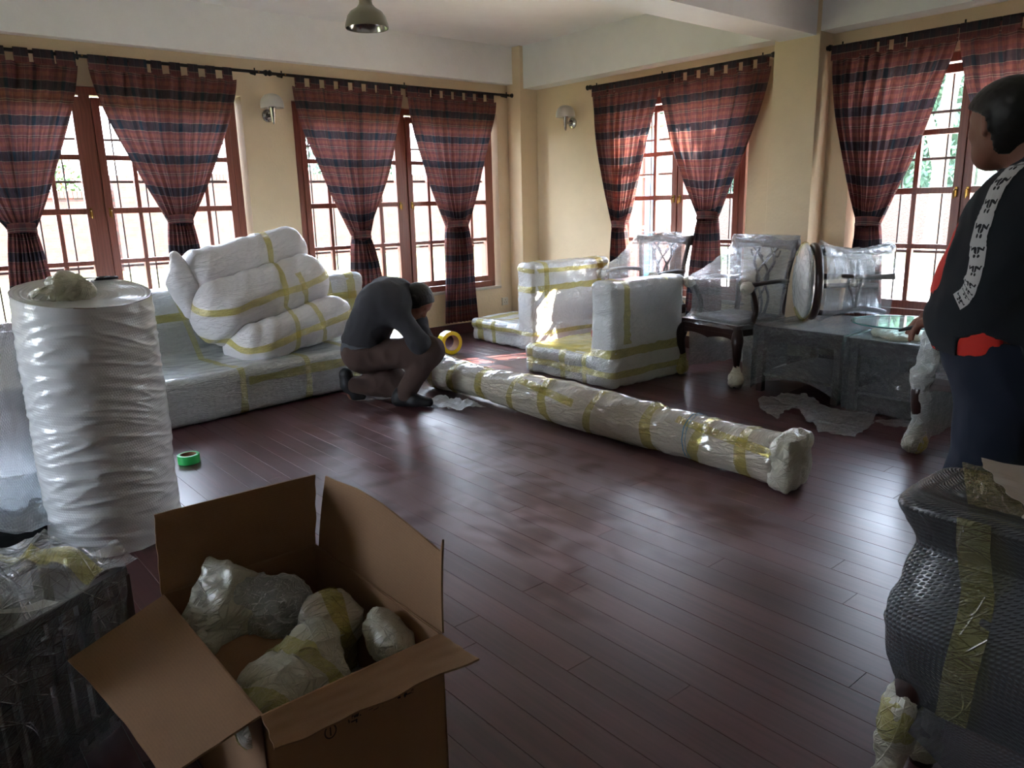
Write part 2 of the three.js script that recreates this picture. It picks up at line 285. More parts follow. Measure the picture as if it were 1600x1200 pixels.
// ---------------------------------------------------------------- materials
const col = (hex) => new THREE.Color(hex);
const std = (o) => new THREE.MeshStandardMaterial(o), phy = (o) => new THREE.MeshPhysicalMaterial({ side: THREE.DoubleSide, ...o });
const M = {
  wall: std({ color: col('#e3ceac'), roughness: 0.75, map: T.paint, bumpMap: T.plaster, bumpScale: 0.0015 }),
  white: std({ color: col('#efeeec'), roughness: 0.8, map: T.paint, bumpMap: T.plaster, bumpScale: 0.001 }),
  frame: std({ color: col('#96594a'), roughness: 0.36, map: T.grain }),
  frameOut: std({ color: col('#6e4a3a'), roughness: 0.6, map: T.grain }),
  skirting: std({ color: col('#4c2422'), roughness: 0.35, map: T.grain }),
  sill: std({ color: col('#b9b2a6'), roughness: 0.35, map: T.paint }),
  glass: phy({ color: 0xffffff, roughness: 0, transmission: 1, thickness: 0, ior: 1.45 }),
  iron: std({ color: col('#33302e'), roughness: 0.6, metalness: 0.3 }),
  rod: std({ color: col('#1b1716'), roughness: 0.4, metalness: 0.4 }),
  brass: std({ color: col('#8f6c34'), roughness: 0.3, metalness: 1 }),
  chrome: std({ color: col('#b8b8b4'), roughness: 0.18, metalness: 1 }),
  curtain: phy({ map: T.plaid, roughness: 1, transmission: 0.22, thickness: 0, specularIntensity: 0.1, bumpMap: T.cloth, bumpScale: 0.0004 }),
  wood: std({ color: col('#2c1713'), roughness: 0.3, map: T.grain }),
  seat: std({ color: col('#3a3230'), roughness: 0.8 }),
  foam: phy({ color: col('#d9dcdb'), roughness: 0.5, transmission: 0.18, thickness: 0, clearcoat: 1, clearcoatRoughness: 0.12, bumpMap: T.crease, bumpScale: 0.03 }),
  foamGrey: phy({ color: col('#bcc1c1'), roughness: 0.5, clearcoat: 1, clearcoatRoughness: 0.15, bumpMap: T.pull, bumpScale: 0.025 }),
  carpetWrap: phy({ color: col('#c2baa8'), roughness: 0.5, clearcoat: 1, clearcoatRoughness: 0.1, bumpMap: T.pull, bumpScale: 0.05 }),
  rollWrap: phy({ color: col('#d6d8d8'), roughness: 0.4, clearcoat: 0.7, clearcoatRoughness: 0.2, bumpMap: T.bubble, bumpScale: 0.0005 }),
  bubble: phy({ color: col('#e4ebf0'), roughness: 0.45, transmission: 0.55, thickness: 0, bumpMap: T.bubble, bumpScale: 0.004 }),
  cushion: phy({ color: col('#d6d3d5'), roughness: 0.65, clearcoat: 0.5, clearcoatRoughness: 0.3, bumpMap: T.pull, bumpScale: 0.014 }),
  tape: phy({ color: col('#f6efb4'), roughness: 0.16, transmission: 0.93, thickness: 0, bumpMap: T.crease, bumpScale: 0.03 }),
  tapeSolid: phy({ color: col('#d9c21c'), roughness: 0.25, clearcoat: 0.6, clearcoatRoughness: 0.15 }),
  wad: phy({ color: col('#d9d6c2'), roughness: 0.45, transmission: 0.25, thickness: 0, clearcoat: 0.5, clearcoatRoughness: 0.2, bumpMap: T.crease, bumpScale: 0.03 }),
  wadYellow: phy({ color: col('#c6bf7c'), roughness: 0.4, transmission: 0.3, thickness: 0, clearcoat: 0.5, clearcoatRoughness: 0.2, bumpMap: T.crease, bumpScale: 0.03 }),
  film: phy({ color: col('#e6eaec'), roughness: 0.16, transmission: 0.78, thickness: 0, bumpMap: T.crease, bumpScale: 0.045 }),
  filmPull: phy({ color: col('#e4e8ea'), roughness: 0.16, transmission: 0.8, thickness: 0, bumpMap: T.pull, bumpScale: 0.045 }),
  filmMilky: phy({ color: col('#dfe3e0'), roughness: 0.3, transmission: 0.6, thickness: 0, bumpMap: T.crease, bumpScale: 0.04 }),
  filmGrey: phy({ color: col('#b4babd'), roughness: 0.13, transmission: 0.82, thickness: 0, bumpMap: T.crease, bumpScale: 0.06 }),
  card: std({ color: col('#8f6d4e'), roughness: 0.85, map: T.card, bumpMap: T.card, bumpScale: 0.0006 }),
  cardLight: std({ color: col('#8f6d4e'), roughness: 0.85, map: T.card, bumpMap: T.card, bumpScale: 0.0006 }),
  paper: std({ color: col('#cfcac4'), roughness: 0.8, side: THREE.DoubleSide }),
  black: std({ color: col('#15161a'), roughness: 0.6, side: THREE.DoubleSide }),
  plasticBlack: std({ color: col('#17161a'), roughness: 0.35 }),
  red: std({ color: col('#a01c1c'), roughness: 0.4 }),
  redShirt: std({ color: col('#c8281c'), roughness: 0.8 }),
  greenTape: std({ color: col('#2fb35a'), roughness: 0.35 }),
  skin: std({ color: col('#7c5140'), roughness: 0.6 }),
  hair: std({ color: col('#0d0b0b'), roughness: 0.55 }),
  jacketGrey: std({ color: col('#2a292d'), roughness: 0.85, bumpMap: T.cloth, bumpScale: 0.0005 }),
  trouserBrown: std({ color: col('#46342d'), roughness: 0.9, bumpMap: T.cloth, bumpScale: 0.0005 }),
  shirtBlue: std({ color: col('#474b50'), roughness: 0.9 }),
  shoe: std({ color: col('#121113'), roughness: 0.6 }),
  jacketNavy: std({ color: col('#141a20'), roughness: 0.9, bumpMap: T.cloth, bumpScale: 0.0005 }),
  jeans: std({ color: col('#101a2c'), roughness: 0.9, bumpMap: T.cloth, bumpScale: 0.0006 }),
  leaf: std({ color: col('#3f5a2a'), roughness: 0.7, side: THREE.DoubleSide }),
  leafBlue: std({ color: col('#46604c'), roughness: 0.7, side: THREE.DoubleSide }),
  flower: std({ color: col('#a8322e'), roughness: 0.7, side: THREE.DoubleSide }),
  ivyDark: std({ color: col('#46604c'), roughness: 0.9 }),
  bark: std({ color: col('#6f6152'), roughness: 0.9, bumpMap: T.crease, bumpScale: 0.03 }),
  brick: std({ map: T.brick, roughness: 0.9 }),
  grass: std({ map: T.grass, roughness: 0.95 }),
  path: std({ color: col('#c4beb4'), roughness: 0.9, map: T.paint }),
  stone: std({ color: col('#584840'), roughness: 0.95, bumpMap: T.plaster, bumpScale: 0.03 }),
  bluePost: std({ color: col('#4d86a8'), roughness: 0.6 }),
  enamel: phy({ color: col('#7c7462'), roughness: 0.3, clearcoat: 0.6, clearcoatRoughness: 0.15 }),
  opal: phy({ color: col('#d8d4cc'), roughness: 0.35, transmission: 0.3, thickness: 0 }),
  switchWhite: std({ color: col('#d8d2c4'), roughness: 0.4 }),
};
// ================================================================ THE SETTING
const ROOM = { xl: -9.5, xr: 0.2, zb: 9.2, h: 3.03 };
// ---- floor: dark red-brown planks running away from the window wall
{
  const X0 = -7.1, X1 = 0.2, Z0 = 0, Z1 = 9.2, S = 2048;
  // dust film with wiped and smeared marks, each with its own outline
  const smear = canvasTex(1024, 1024, (c, w, h) => {
    c.fillStyle = '#000'; c.fillRect(0, 0, w, h); reseed(501); c.lineCap = 'round';
    const px = (x, z) => [(x - X0) / (X1 - X0) * w, (z - Z0) / (Z1 - Z0) * h];
    const stroke = (x, z, a, L, wd, al, bend) => { c.strokeStyle = `rgba(255,255,255,${al})`; c.lineWidth = wd; c.beginPath(); for (let i = 0; i <= 10; i++) { const t = i / 10 - 0.5, b = a + bend * t, q = px(x + Math.cos(b) * L * t, z + Math.sin(b) * L * t); i ? c.lineTo(...q) : c.moveTo(...q); } c.stroke(); };
    for (let k = 0; k < 130; k++) { const t = rnd(), x = lerp(-4.05, -2.75, rnd()), z = lerp(2.3, 5.1, rnd()); stroke(x, z, rr(-0.5, 2.2), rr(0.05, 0.3), rr(4, 9), rr(0.35, 0.9), rr(-1.6, 1.6)); if (t < 0.35) stroke(x + rr(-0.1, 0.1), z + rr(-0.1, 0.1), rr(0, 3), rr(0.05, 0.15), rr(8, 15), rr(0.4, 0.8), 1.2); }
    for (let k = 0; k < 10; k++) stroke(rr(-2.9, -1.9), rr(4.4, 5.6), rr(0, 3), rr(0.05, 0.2), rr(6, 12), rr(0.2, 0.5), rr(-1, 1));
  }, false);
  const sctx = smear.image.getContext('2d').getImageData(0, 0, 1024, 1024).data; let sB = Float32Array.from({ length: 1024 * 1024 }, (_, i) => sctx[i * 4] / 255);
  for (const [dx, dy] of [[1, 0], [0, 1], [1, 0], [0, 1]]) { const o = new Float32Array(1024 * 1024); for (let j = 3; j < 1021; j++) for (let i = 3; i < 1021; i++) { let a = 0; for (let k = -2; k <= 2; k++) a += sB[(j + k * dy) * 1024 + i + k * dx]; o[j * 1024 + i] = a / 5; } sB = o; }
  const sm = (i, j) => sB[(j >> 1) * 1024 + (i >> 1)];
  const g1 = tileNoise(511, 24), g2 = tileNoise(512, 128), g3 = tileNoise(513, 12), g4 = tileNoise(514, 6);
  // dust lies where nobody has walked: patches with broken edges round the smeared area
  const dust = (u, v) => { const x = lerp(X0, X1, u), z = lerp(Z0, Z1, v), d = Math.hypot((x + 3.35) / 1.0, (z - 3.7) / 1.7); return clamp(sstep(1.25, 0.55, d + 0.5 * (g1(u, v) - 0.5) + 0.4 * (g3(u, v) - 0.5)) + 0.25 * g1(u * 2, v)); };
  const fine = (u, v) => 0.45 * g2(u * 7, v * 0.16) + 0.25 * g2(u * 3.5, v * 0.1) + 0.3 * g1(u * 2, v);
  const colorMap = dataTex(S, S, (i, j) => {
    const u = i / S, v = j / S, f = fine(u, v), b = g4(u, v), d = dust(u, v), s = sm(i, j), q = clamp(0.04 + d * 1.1) * (1 - s) * 0.75;
    const base = [0.18 + 0.13 * f + 0.05 * b, 0.085 + 0.08 * f + 0.02 * b, 0.085 + 0.08 * f + 0.02 * b];
    return [lerp(base[0], 0.52, q), lerp(base[1], 0.46, q), lerp(base[2], 0.48, q)];
  }, true, undefined, true);
  const roughMap = dataTex(S / 2, S / 2, (i, j) => { const u = i / (S / 2), v = j / (S / 2), f = 0.4, d = dust(u, v), s = sm(i * 2, j * 2); return grey(0.315 + 0.02 * (g1(u, v) - 0.5) + 0.11 * d * (1 - 0.7 * s)); }, false, undefined, true);
  for (const t of [colorMap, roughMap]) t.wrapS = t.wrapT = THREE.ClampToEdgeWrapping;
  const mats = [[1, 1, 1], [0.86, 0.84, 0.86], [1.1, 1.06, 1.05], [0.95, 0.98, 1], [1.02, 0.9, 0.88]].map((c) => phy({ color: new THREE.Color().setRGB(...c), map: colorMap, roughness: 1, roughnessMap: roughMap, specularIntensity: 0.75, clearcoat: 0.12, clearcoatRoughness: 0.92, clearcoatRoughnessMap: roughMap }));
  const floor = new THREE.Group(); floor.name = 'floor'; floor.userData.kind = 'structure'; scene.add(floor);
  part(floor, 'subfloor', box(ROOM.xl - 0.2, ROOM.xr + 0.25, -0.12, -0.022, -0.25, ROOM.zb + 0.2), M.wood);
  const plank = (x0, x1, z0, z1, y) => {   // a board with chamfered upper edges
    const b = 0.0008, T4 = [[x0 + b, y, z0 + b], [x1 - b, y, z0 + b], [x1 - b, y, z1 - b], [x0 + b, y, z1 - b]], B4 = [[x0, y - b, z0], [x1, y - b, z0], [x1, y - b, z1], [x0, y - b, z1]], D4 = B4.map((p) => [p[0], -0.022, p[2]]), pos = [], q = (a, e, c, d) => pos.push(...a, ...e, ...c, ...a, ...c, ...d);
    q(T4[0], T4[3], T4[2], T4[1]); for (let i = 0; i < 4; i++) { const j = (i + 1) % 4; q(T4[i], T4[j], B4[j], B4[i]); q(B4[i], B4[j], D4[j], D4[i]); }
    const g = new THREE.BufferGeometry(); g.setAttribute('position', new THREE.Float32BufferAttribute(pos, 3)); g.computeVertexNormals();
    const uv = []; for (let i = 0; i < pos.length; i += 3) uv.push(clamp((pos[i] - X0) / (X1 - X0), 0.001, 0.999), clamp((pos[i + 2] - Z0) / (Z1 - Z0), 0.001, 0.999)); g.setAttribute('uv', new THREE.Float32BufferAttribute(uv, 2)); return g;
  };
  reseed(77); const W = 0.11, gap = 0.0005, rest = []; let count = 0;
  for (let r = 0; r * W < 9.7; r++) {
    const x1 = ROOM.xr - r * W - gap, x0 = x1 - W + 2 * gap; let z = -0.02 - rr(0, 1.6);
    while (z < ROOM.zb) {
      const L = rr(1.3, 2.4), za = Math.max(z, 0.001), zb = Math.min(z + L - 2 * gap, ROOM.zb), y = rr(-0.0006, 0); z += L; if (zb - za < 0.05) continue;
      const seen = x0 > -5.9 && za < 6.4, g = plank(x0, x1, za, zb, y);
      if (seen && count < 296) { const m = part(floor, 'plank', g, mats[Math.floor(rnd() * 5)]); count++; } else rest.push(g);
    }
  }
  part(floor, 'far_planks', rest, mats[0]).userData.kind = 'stuff';
}
// ---- walls (0.25 m thick, with openings), ceiling, beams, columns
const ROWS = [[0.61, 1.0], [1.035, 1.395], [1.44, 1.805], [1.845, 2.21]], WB = 0.485, WT = 2.345;
const OPEN_L = [[-5.44, -3.04], [-2.58, -0.2]], OPEN_R = [[1.34, 2.9], [3.8, 5.42]];
function wallPieces(axis, from, to, opens, d0, d1, yTop) {
  const mk = (a, b, y0, y1) => axis === 'x' ? box(a, b, y0, y1, d0, d1) : box(d0, d1, y0, y1, a, b), out = []; let a = from;
  for (const [p, q] of opens) { out.push(mk(a, p, 0, yTop), mk(p, q, 0, WB - 0.025), mk(p, q, WT + 0.005, yTop)); a = q; }
  out.push(mk(a, to, 0, yTop)); return out;
}
struct('wall_left', wallPieces('x', ROOM.xl - 0.2, 0.45, OPEN_L, -0.25, 0, 3.25), M.wall);
struct('wall_right', wallPieces('z', 0, ROOM.zb + 0.2, OPEN_R, 0.2, 0.45, 3.25), M.wall);
struct('wall_back', box(ROOM.xl - 0.2, 0.45, 0, 3.25, ROOM.zb, ROOM.zb + 0.2), M.white);
struct('wall_side', [[0, 1.2, 0, 3.25], [1.2, 2.6, 0, 0.5], [1.2, 2.6, 2.345, 3.25], [2.6, ROOM.zb, 0, 3.25]].map(([a, b, c, d]) => box(ROOM.xl - 0.2, ROOM.xl, c, d, a, b)), M.white);
struct('trim_1', [[1.2, 1.28, 0.5, 2.345], [1.86, 1.94, 0.5, 2.345], [2.52, 2.6, 0.5, 2.345], [1.2, 2.6, 0.5, 0.58], [1.2, 2.6, 2.265, 2.345]].map(([a, b, c, d]) => box(ROOM.xl - 0.15, ROOM.xl - 0.05, c, d, a, b, 0.004)), M.frame);   // window frame in the side wall
struct('ceiling', box(ROOM.xl - 0.2, 0.45, ROOM.h, 3.3, -0.25, ROOM.zb + 0.2), M.white);
struct('beam_left', box(ROOM.xl, 0, 2.655, ROOM.h, 0, 0.1), M.white);
struct('beam_right', [box(0, 0.2, 2.6, ROOM.h, 0.22, 3.22), box(0, 0.2, 2.6, ROOM.h, 3.6, ROOM.zb)], M.white);
struct('beam_cross', box(ROOM.xl, 0, 2.575, ROOM.h, 3.262, 3.567), M.white);
struct('column_corner', box(-0.05, 0.2, 0, ROOM.h, 0, 0.22, 0.008), M.wall);
struct('column_right', box(0, 0.2, 0, ROOM.h, 3.22, 3.6, 0.006), M.wall);
struct('baseboard_left', box(ROOM.xl, -0.05, 0, 0.117, 0, 0.02, 0.004), M.skirting);
struct('baseboard_right', [box(0.18, 0.2, 0, 0.117, 0.22, 3.22, 0.004), box(-0.02, 0, 0, 0.117, 3.2, 3.62, 0.004), box(0.18, 0.2, 0, 0.117, 3.6, ROOM.zb, 0.004)], M.skirting);
struct('baseboard_back', [box(ROOM.xl, 0.2, 0, 0.117, ROOM.zb - 0.02, ROOM.zb, 0.004), box(ROOM.xl, ROOM.xl + 0.02, 0, 0.117, 0, ROOM.zb, 0.004)], M.skirting);
// ---- windows: frame, casements with their panes, and an iron grille outside
let windowCount = 0;
// one pane geometry for each size is shared
const paneCache = new Map();
function makeWindow(axis, a0, a1, rows, yb, yt, sashes, posts, sillRange, face) {
  // d counts outward from the wall's inner face
  const B = (p, q, y0, y1, d0, d1, bev = 0.004) => axis === 'x' ? box(p, q, y0, y1, face - d1, face - d0, bev) : box(face + d0, face + d1, y0, y1, p, q, bev);
  const w = new THREE.Group(); w.name = 'window_' + ++windowCount; w.userData.kind = 'structure'; scene.add(w);
  part(w, 'window_frame', [B(a0, a0 + 0.06, yb, yt, 0.05, 0.15), B(a1 - 0.06, a1, yb, yt, 0.05, 0.15), B(a0, a1, yb, yb + 0.06, 0.05, 0.15), B(a0, a1, yt - 0.06, yt, 0.05, 0.15), ...posts.map(([p, q]) => B(p, q, yb, yt, 0.055, 0.145))], M.frame);
  part(w, 'window_sill', B(sillRange[0], sillRange[1], yb - 0.025, yb + 0.002, -0.025, 0.25, 0.004), M.sill);
  for (const s of sashes) {   // [outer from, to, glass from, to, mullion from, to, handle side]
    const sash = part(w, 'sash', [B(s[0], s[2], rows[0][0] - 0.06, rows[3][1] + 0.06, 0.04, 0.095), B(s[3], s[1], rows[0][0] - 0.06, rows[3][1] + 0.06, 0.04, 0.095), B(s[2], s[3], rows[0][0] - 0.06, rows[0][0], 0.042, 0.093), B(s[2], s[3], rows[3][1], rows[3][1] + 0.06, 0.042, 0.093),
      ...[0, 1, 2].map((i) => B(s[2], s[3], rows[i][1], rows[i + 1][0], 0.045, 0.09)), ...rows.map((r) => B(s[4], s[5], r[0], r[1], 0.047, 0.088))], M.frame);
    for (const r of rows) for (const [p, q] of [[s[2], s[4]], [s[5], s[3]]]) part(sash, 'pane', B(p, q, r[0], r[1], 0.066, 0.07, 0), M.glass);
    if (s[6]) { const h = s[6] > 0 ? s[1] - 0.03 : s[0] + 0.03, m = part(sash, 'handle', [B(h - 0.01, h + 0.01, 1.37, 1.44, 0.032, 0.042, 0.004), axis === 'x' ? limb([[h, 1.42, face - 0.03, 0.005], [h, 1.415, face - 0.002, 0.0055], [h, 1.36, face - 0.004, 0.005]], 8, 10) : limb([[face + 0.03, 1.42, h, 0.005], [face + 0.002, 1.415, h, 0.0055], [face + 0.004, 1.36, h, 0.005]], 8, 10)], M.brass); }
  }
  for (const s of sashes) for (const [p, q] of [[s[2], s[4]], [s[5], s[3]]]) { const c = (p + q) / 2; part(w, 'grille_bar', B(c - 0.006, c + 0.006, yb + 0.02, yt - 0.02, 0.19, 0.202, 0.003), M.iron); }
  for (const y of [rows[0][1] - 0.03, rows[2][1] - 0.16, rows[3][1] - 0.24]) part(w, 'grille_rail', B(a0 + 0.02, a1 - 0.02, y - 0.01, y + 0.01, 0.185, 0.19, 0.002), M.iron);
  part(w, 'outer_frame', [B(a0, a0 + 0.05, yb, yt, 0.15, 0.24), B(a1 - 0.05, a1, yb, yt, 0.15, 0.24), B(a0, a1, yt - 0.05, yt, 0.15, 0.24)], M.frameOut);
  return w;
}
function leftWindow(c, a0, a1) {
  const g = (o0, o1, g0, g1, h) => [c + o0, c + o1, c + g0, c + g1, c + (g0 + g1) / 2 - 0.016, c + (g0 + g1) / 2 + 0.016, h];
  makeWindow('x', a0, a1, ROWS, WB, WT, [g(-1.1, -0.575, -1.045, -0.648, 0), g(-0.573, -0.04, -0.492, -0.098, 1), g(0.04, 0.573, 0.098, 0.494, -1), g(0.575, 1.1, 0.65, 1.045, 0)], [[c - 0.04, c + 0.04], [c - 0.6, c - 0.545], [c + 0.545, c + 0.6]], [a0 - 0.03, a1 + 0.03], 0);
}
leftWindow(-4.245, -5.41, -3.08);
leftWindow(-1.402, -2.555, -0.245);
makeWindow('z', 1.4, 2.845, ROWS, WB, WT, [[1.455, 2.118, 1.53, 2.056, 1.825, 1.86, 1], [2.13, 2.79, 2.191, 2.735, 2.445, 2.48, -1]], [[2.09, 2.158]], [1.32, 2.92], 0.2);
makeWindow('z', 3.85, 5.37, ROWS, WB, WT, [[3.905, 4.598, 3.985, 4.54, 4.262, 4.298, 1], [4.612, 5.315, 4.66, 5.235, 4.93, 4.966, -1]], [[4.572, 4.638]], [3.78, 5.44], 0.2);
// ---- outside: lawn, paths, garden wall of brick
const GY = -0.35;
struct('lawn', (() => { const g = new THREE.PlaneGeometry(130, 110, 1, 1).rotateX(-Math.PI / 2); g.translate(22, GY, -12); const p = g.attributes.position, uv = g.attributes.uv; for (let i = 0; i < 4; i++) uv.setXY(i, p.getX(i), p.getZ(i)); return g; })(), M.grass);
struct('garden_path', box(0.5, 13, GY - 0.1, GY + 0.03, -4, 14), M.path);
struct('plinth', [box(ROOM.xl - 0.4, 0.6, GY, -0.12, -0.4, ROOM.zb + 0.3)], M.stone);
{
  const gw = new THREE.Group(); gw.name = 'garden_wall'; gw.userData.kind = 'structure'; scene.add(gw);
  part(gw, 'brickwork', [box(-30, 0.6, GY, 1.85, -19.3, -19), box(0.6, 34, GY, 2.36, -19.3, -19), box(0.35, 0.95, GY, 2.5, -19.4, -18.9)], M.brick);
  reseed(991); const cop = [];   // a row of bricks on edge along the top
  for (let x = 0.97; x < 24; x += 0.115) cop.push(box(x, x + 0.105, 2.36, 2.36 + 0.21 + rr(-0.008, 0.008), -19.34, -18.96));
  for (let x = -12; x < 0.34; x += 0.115) cop.push(box(x, x + 0.105, 1.85, 1.85 + 0.21 + rr(-0.008, 0.008), -19.34, -18.96));
  part(gw, 'coping_bricks', cop, M.brick).userData.kind = 'stuff';
  part(gw, 'stone_wall', box(19, 19.4, GY, 1.4, -19, 12), M.stone);
}
// leaves as instanced cards on points of a crown
const leafGeo = (() => { const s = new THREE.Shape(); s.moveTo(0, 0); s.quadraticCurveTo(0.34, 0.42, 0, 1); s.quadraticCurveTo(-0.34, 0.42, 0, 0); const g = new THREE.ShapeGeometry(s, 4); const p = g.attributes.position; for (let i = 0; i < p.count; i++) p.setZ(i, -0.25 * p.getX(i) * p.getX(i) * 4 + 0.12 * p.getY(i) * p.getY(i)); g.computeVertexNormals(); return g; })();
function foliage(parent, name, mat, n, size, pick, tones = [0.7, 1.25]) {
  const m = new THREE.InstancedMesh(leafGeo, mat, n), q = new THREE.Matrix4(), e = new THREE.Euler(), c = new THREE.Color();
  for (let i = 0; i < n; i++) { const p = pick(i), s = size * rr(0.7, 1.35); e.set(rr(-1.2, 1.2), rr(0, 6.28), rr(-1.2, 1.2)); q.compose(p, new THREE.Quaternion().setFromEuler(e), V3(s, s, s)); m.setMatrixAt(i, q); const k = rr(...tones); m.setColorAt(i, c.setRGB(k * rr(0.9, 1.1), k, k * rr(0.85, 1.1))); }
  m.name = name; m.userData.kind = 'stuff'; m.castShadow = m.receiveShadow = true; parent.add(m); return m;
}
const inBall = (c, r) => { let p; do p = V3(rr(-1, 1), rr(-1, 1), rr(-1, 1)); while (p.length() > 1 || p.length() < 0.45); return V3(c[0] + p.x * r[0], c[1] + p.y * r[1], c[2] + p.z * r[2]); };
function tree(label, base, trunk, blobs, mat, n, size) {
  const t = thing('tree', label, 'tree', [base[0], GY, base[1]]);
  part(t, 'trunk', limb(trunk, 10, 16), M.bark);
  foliage(t, 'foliage', mat, n, size, () => { const b = blobs[Math.floor(rnd() * blobs.length)]; return inBall(b.slice(0, 3), b.slice(3)); }); return t;
}
reseed(301);
tree('pale green bushy tree rising beyond the brick garden wall, left of the flowering shrub', [-6, -23], [[0, 0, 0, 0.2], [0.1, 2, 0, 0.15], [0, 3.6, 0, 0.1]], [[0, 3.6, 0, 2.2, 1.6, 2], [-2, 3.1, 0.5, 1.6, 1.3, 1.5]], M.leaf, 2600, 0.28);
{
  const t = thing('flowering_shrub', 'red-flowering shrub showing above the lower stretch of brick garden wall', 'shrub', [-1.6, GY, -20.6]);
  part(t, 'stem', limb([[0, 0, 0, 0.06], [0.05, 1.2, 0, 0.04], [0, 2.2, 0, 0.03]], 8, 10), M.bark);
  foliage(t, 'foliage', M.leaf, 1500, 0.2, () => inBall([0, 2.6, 0], [1.5, 1.1, 1])); foliage(t, 'blossom', M.flower, 160, 0.16, () => inBall([0, 2.7, 0.3], [1.5, 1, 1]));
}
tree('blue-green leafy tree behind the brick wall, seen through the second window', [8.2, -22], [[0, 0, 0, 0.2], [0, 2, 0, 0.16], [0.1, 3.2, 0, 0.1]], [[0, 3.3, 0, 2, 1.1, 1.6], [2.2, 3.0, 0, 1.5, 1, 1.4]], M.leafBlue, 2400, 0.26);
// the ivy-grown bank behind the right-hand windows and the big tree before it, whose crown shades the second of them
{
  const t = thing('ivy_bank', 'tall bank overgrown with ivy behind the right-hand windows', 'hedge', [22.5, GY, -3]);
  part(t, 'bank', (() => { const f = rough(rbox(0, 3.2, 0, 1.6, 3.6, 13, 1.2), 0.35, 0.7); return net(f, [-2.6, -0.4, -13.8], [2.6, 7.6, 13.8], 0.25); })(), M.ivyDark);
  foliage(t, 'ivy_leaves', M.leafBlue, 16000, 0.3, () => V3(-1.85 + rr(-0.45, 0.3), rr(1.2, 7), rr(-12.5, 12.5)), [0.4, 2.2]);
}
{
  const t = thing('shade_tree', 'big tree with a pale forked trunk outside the far right window', 'tree', [9, GY, 1.05]);
  part(t, 'trunk', [limb([[0, 0, 0, 0.2], [0.05, 1.6, 0, 0.13], [-0.1, 3.4, 0.1, 0.12], [-0.6, 5.2, 0.6, 0.1]], 12, 24), limb([[0, 2.2, 0, 0.1], [0.3, 3.4, -0.5, 0.07], [0.8, 4.6, -1.2, 0.04]], 8, 14), limb([[-0.3, 4.4, 0.3, 0.09], [-2, 5.4, 2.4, 0.07], [-4, 5.6, 4, 0.04]], 8, 16)], M.bark);
  foliage(t, 'foliage', M.leaf, 9000, 0.3, () => { const b = [[-3.6, 5.6, 4.6, 1.9, 1.5, 1.9], [-2.4, 6.2, 5.4, 2, 1.5, 2], [-4.8, 5.1, 5.3, 1.5, 1.2, 1.6]][Math.floor(rnd() * 3)]; return inBall(b.slice(0, 3), b.slice(3)); });
}
// the sunlit garden store seen through the first right-hand window
{
  const t = thing('garden_store', 'sunlit garden store with brown posts outside the first right-hand window', 'shed', [7.2, GY, -4.2]);
  part(t, 'wall', box(0, 0.15, 0, 3.4, -2.2, 1.7), M.path);
  for (const z of [-1.7, -0.95, -0.42, 0.25, 0.9]) part(t, 'post', box(-0.35, -0.22, 0, 3.2, z - 0.06, z + 0.06, 0.01), M.frame);
  part(t, 'blue_post', box(-0.36, -0.2, 0, 3.0, 0.4, 0.62, 0.01), M.bluePost, 'blue painted post');
  part(t, 'lintel', box(-0.4, 0, 3.2, 3.4, -2.2, 1.7), M.frame);
  for (const y of [1.15, 2.2]) part(t, 'rail', box(-0.32, -0.25, y, y + 0.08, -2.2, 1.7), M.frame);
}
// ================================================================ CURTAINS, RODS, LAMPS ON THE WALLS
// at(a, y, d): a along the wall, d into the room
const wallAt = { x: (a, y, d) => [a, y, d], z: (a, y, d) => [0.2 - d, y, a] };
function curtainRod(label, axis, a0, a1, y, brackets, ends) {
  const W = wallAt[axis], t = thing('curtain_rod', label, 'curtain rod', W((a0 + a1) / 2, y, 0.09)), o = t.position, loc = (a, yy, d) => { const p = W(a, yy, d); return [p[0] - o.x, p[1] - o.y, p[2] - o.z]; };
  part(t, 'rod', limb([[...loc(a0, y, 0.09), 0.013], [...loc((a0 + a1) / 2, y - 0.004, 0.09), 0.013], [...loc(a1, y, 0.09), 0.013]], 10, 8), M.rod);
  for (const e of ends) { const s = e === a0 ? -1 : 1; part(t, 'finial', limb([[...loc(e - s * 0.02, y, 0.09), 0.018], [...loc(e, y, 0.09), 0.024], [...loc(e + s * 0.015, y, 0.09), 0.016], [...loc(e + s * 0.035, y, 0.09), 0.026], [...loc(e + s * 0.05, y, 0.09), 0.008]], 12, 14), M.rod); }
  for (const b of brackets) { const k = part(t, 'bracket', [limb([[...loc(b, y, 0.0), 0.008], [...loc(b, y - 0.012, 0.05), 0.008], [...loc(b, y - 0.018, 0.092), 0.01]], 8, 8), limb([[...loc(b, y - 0.03, 0.09), 0.006], [...loc(b, y + 0.03, 0.09), 0.006]], 8, 4)], M.rod); part(k, 'screw', limb([[...loc(b + 0.03, y, 0.1), 0.007], [...loc(b + 0.03, y, 0.108), 0.006]], 8, 2), M.brass); }
}
curtainRod('long black curtain rod above the left window, ending above the left wall lamp', 'x', -6.6, -2.83, 2.543, [-5.4, -4.28, -2.93], [-6.6, -2.83]);
curtainRod('black curtain rod above the middle window, running to the room corner', 'x', -2.8, -0.05, 2.54, [-2.69, -1.43, -0.13], [-2.8, -0.05]);
curtainRod('short black curtain rod above the window between corner and pillar', 'z', 1.11, 3.15, 2.512, [1.2, 2.02, 3.05], [1.11, 3.15]);
curtainRod('black curtain rod right of the pillar, above the far right window', 'z', 3.62, 5.6, 2.487, [3.72, 4.56, 5.5], [3.62, 5.6]);
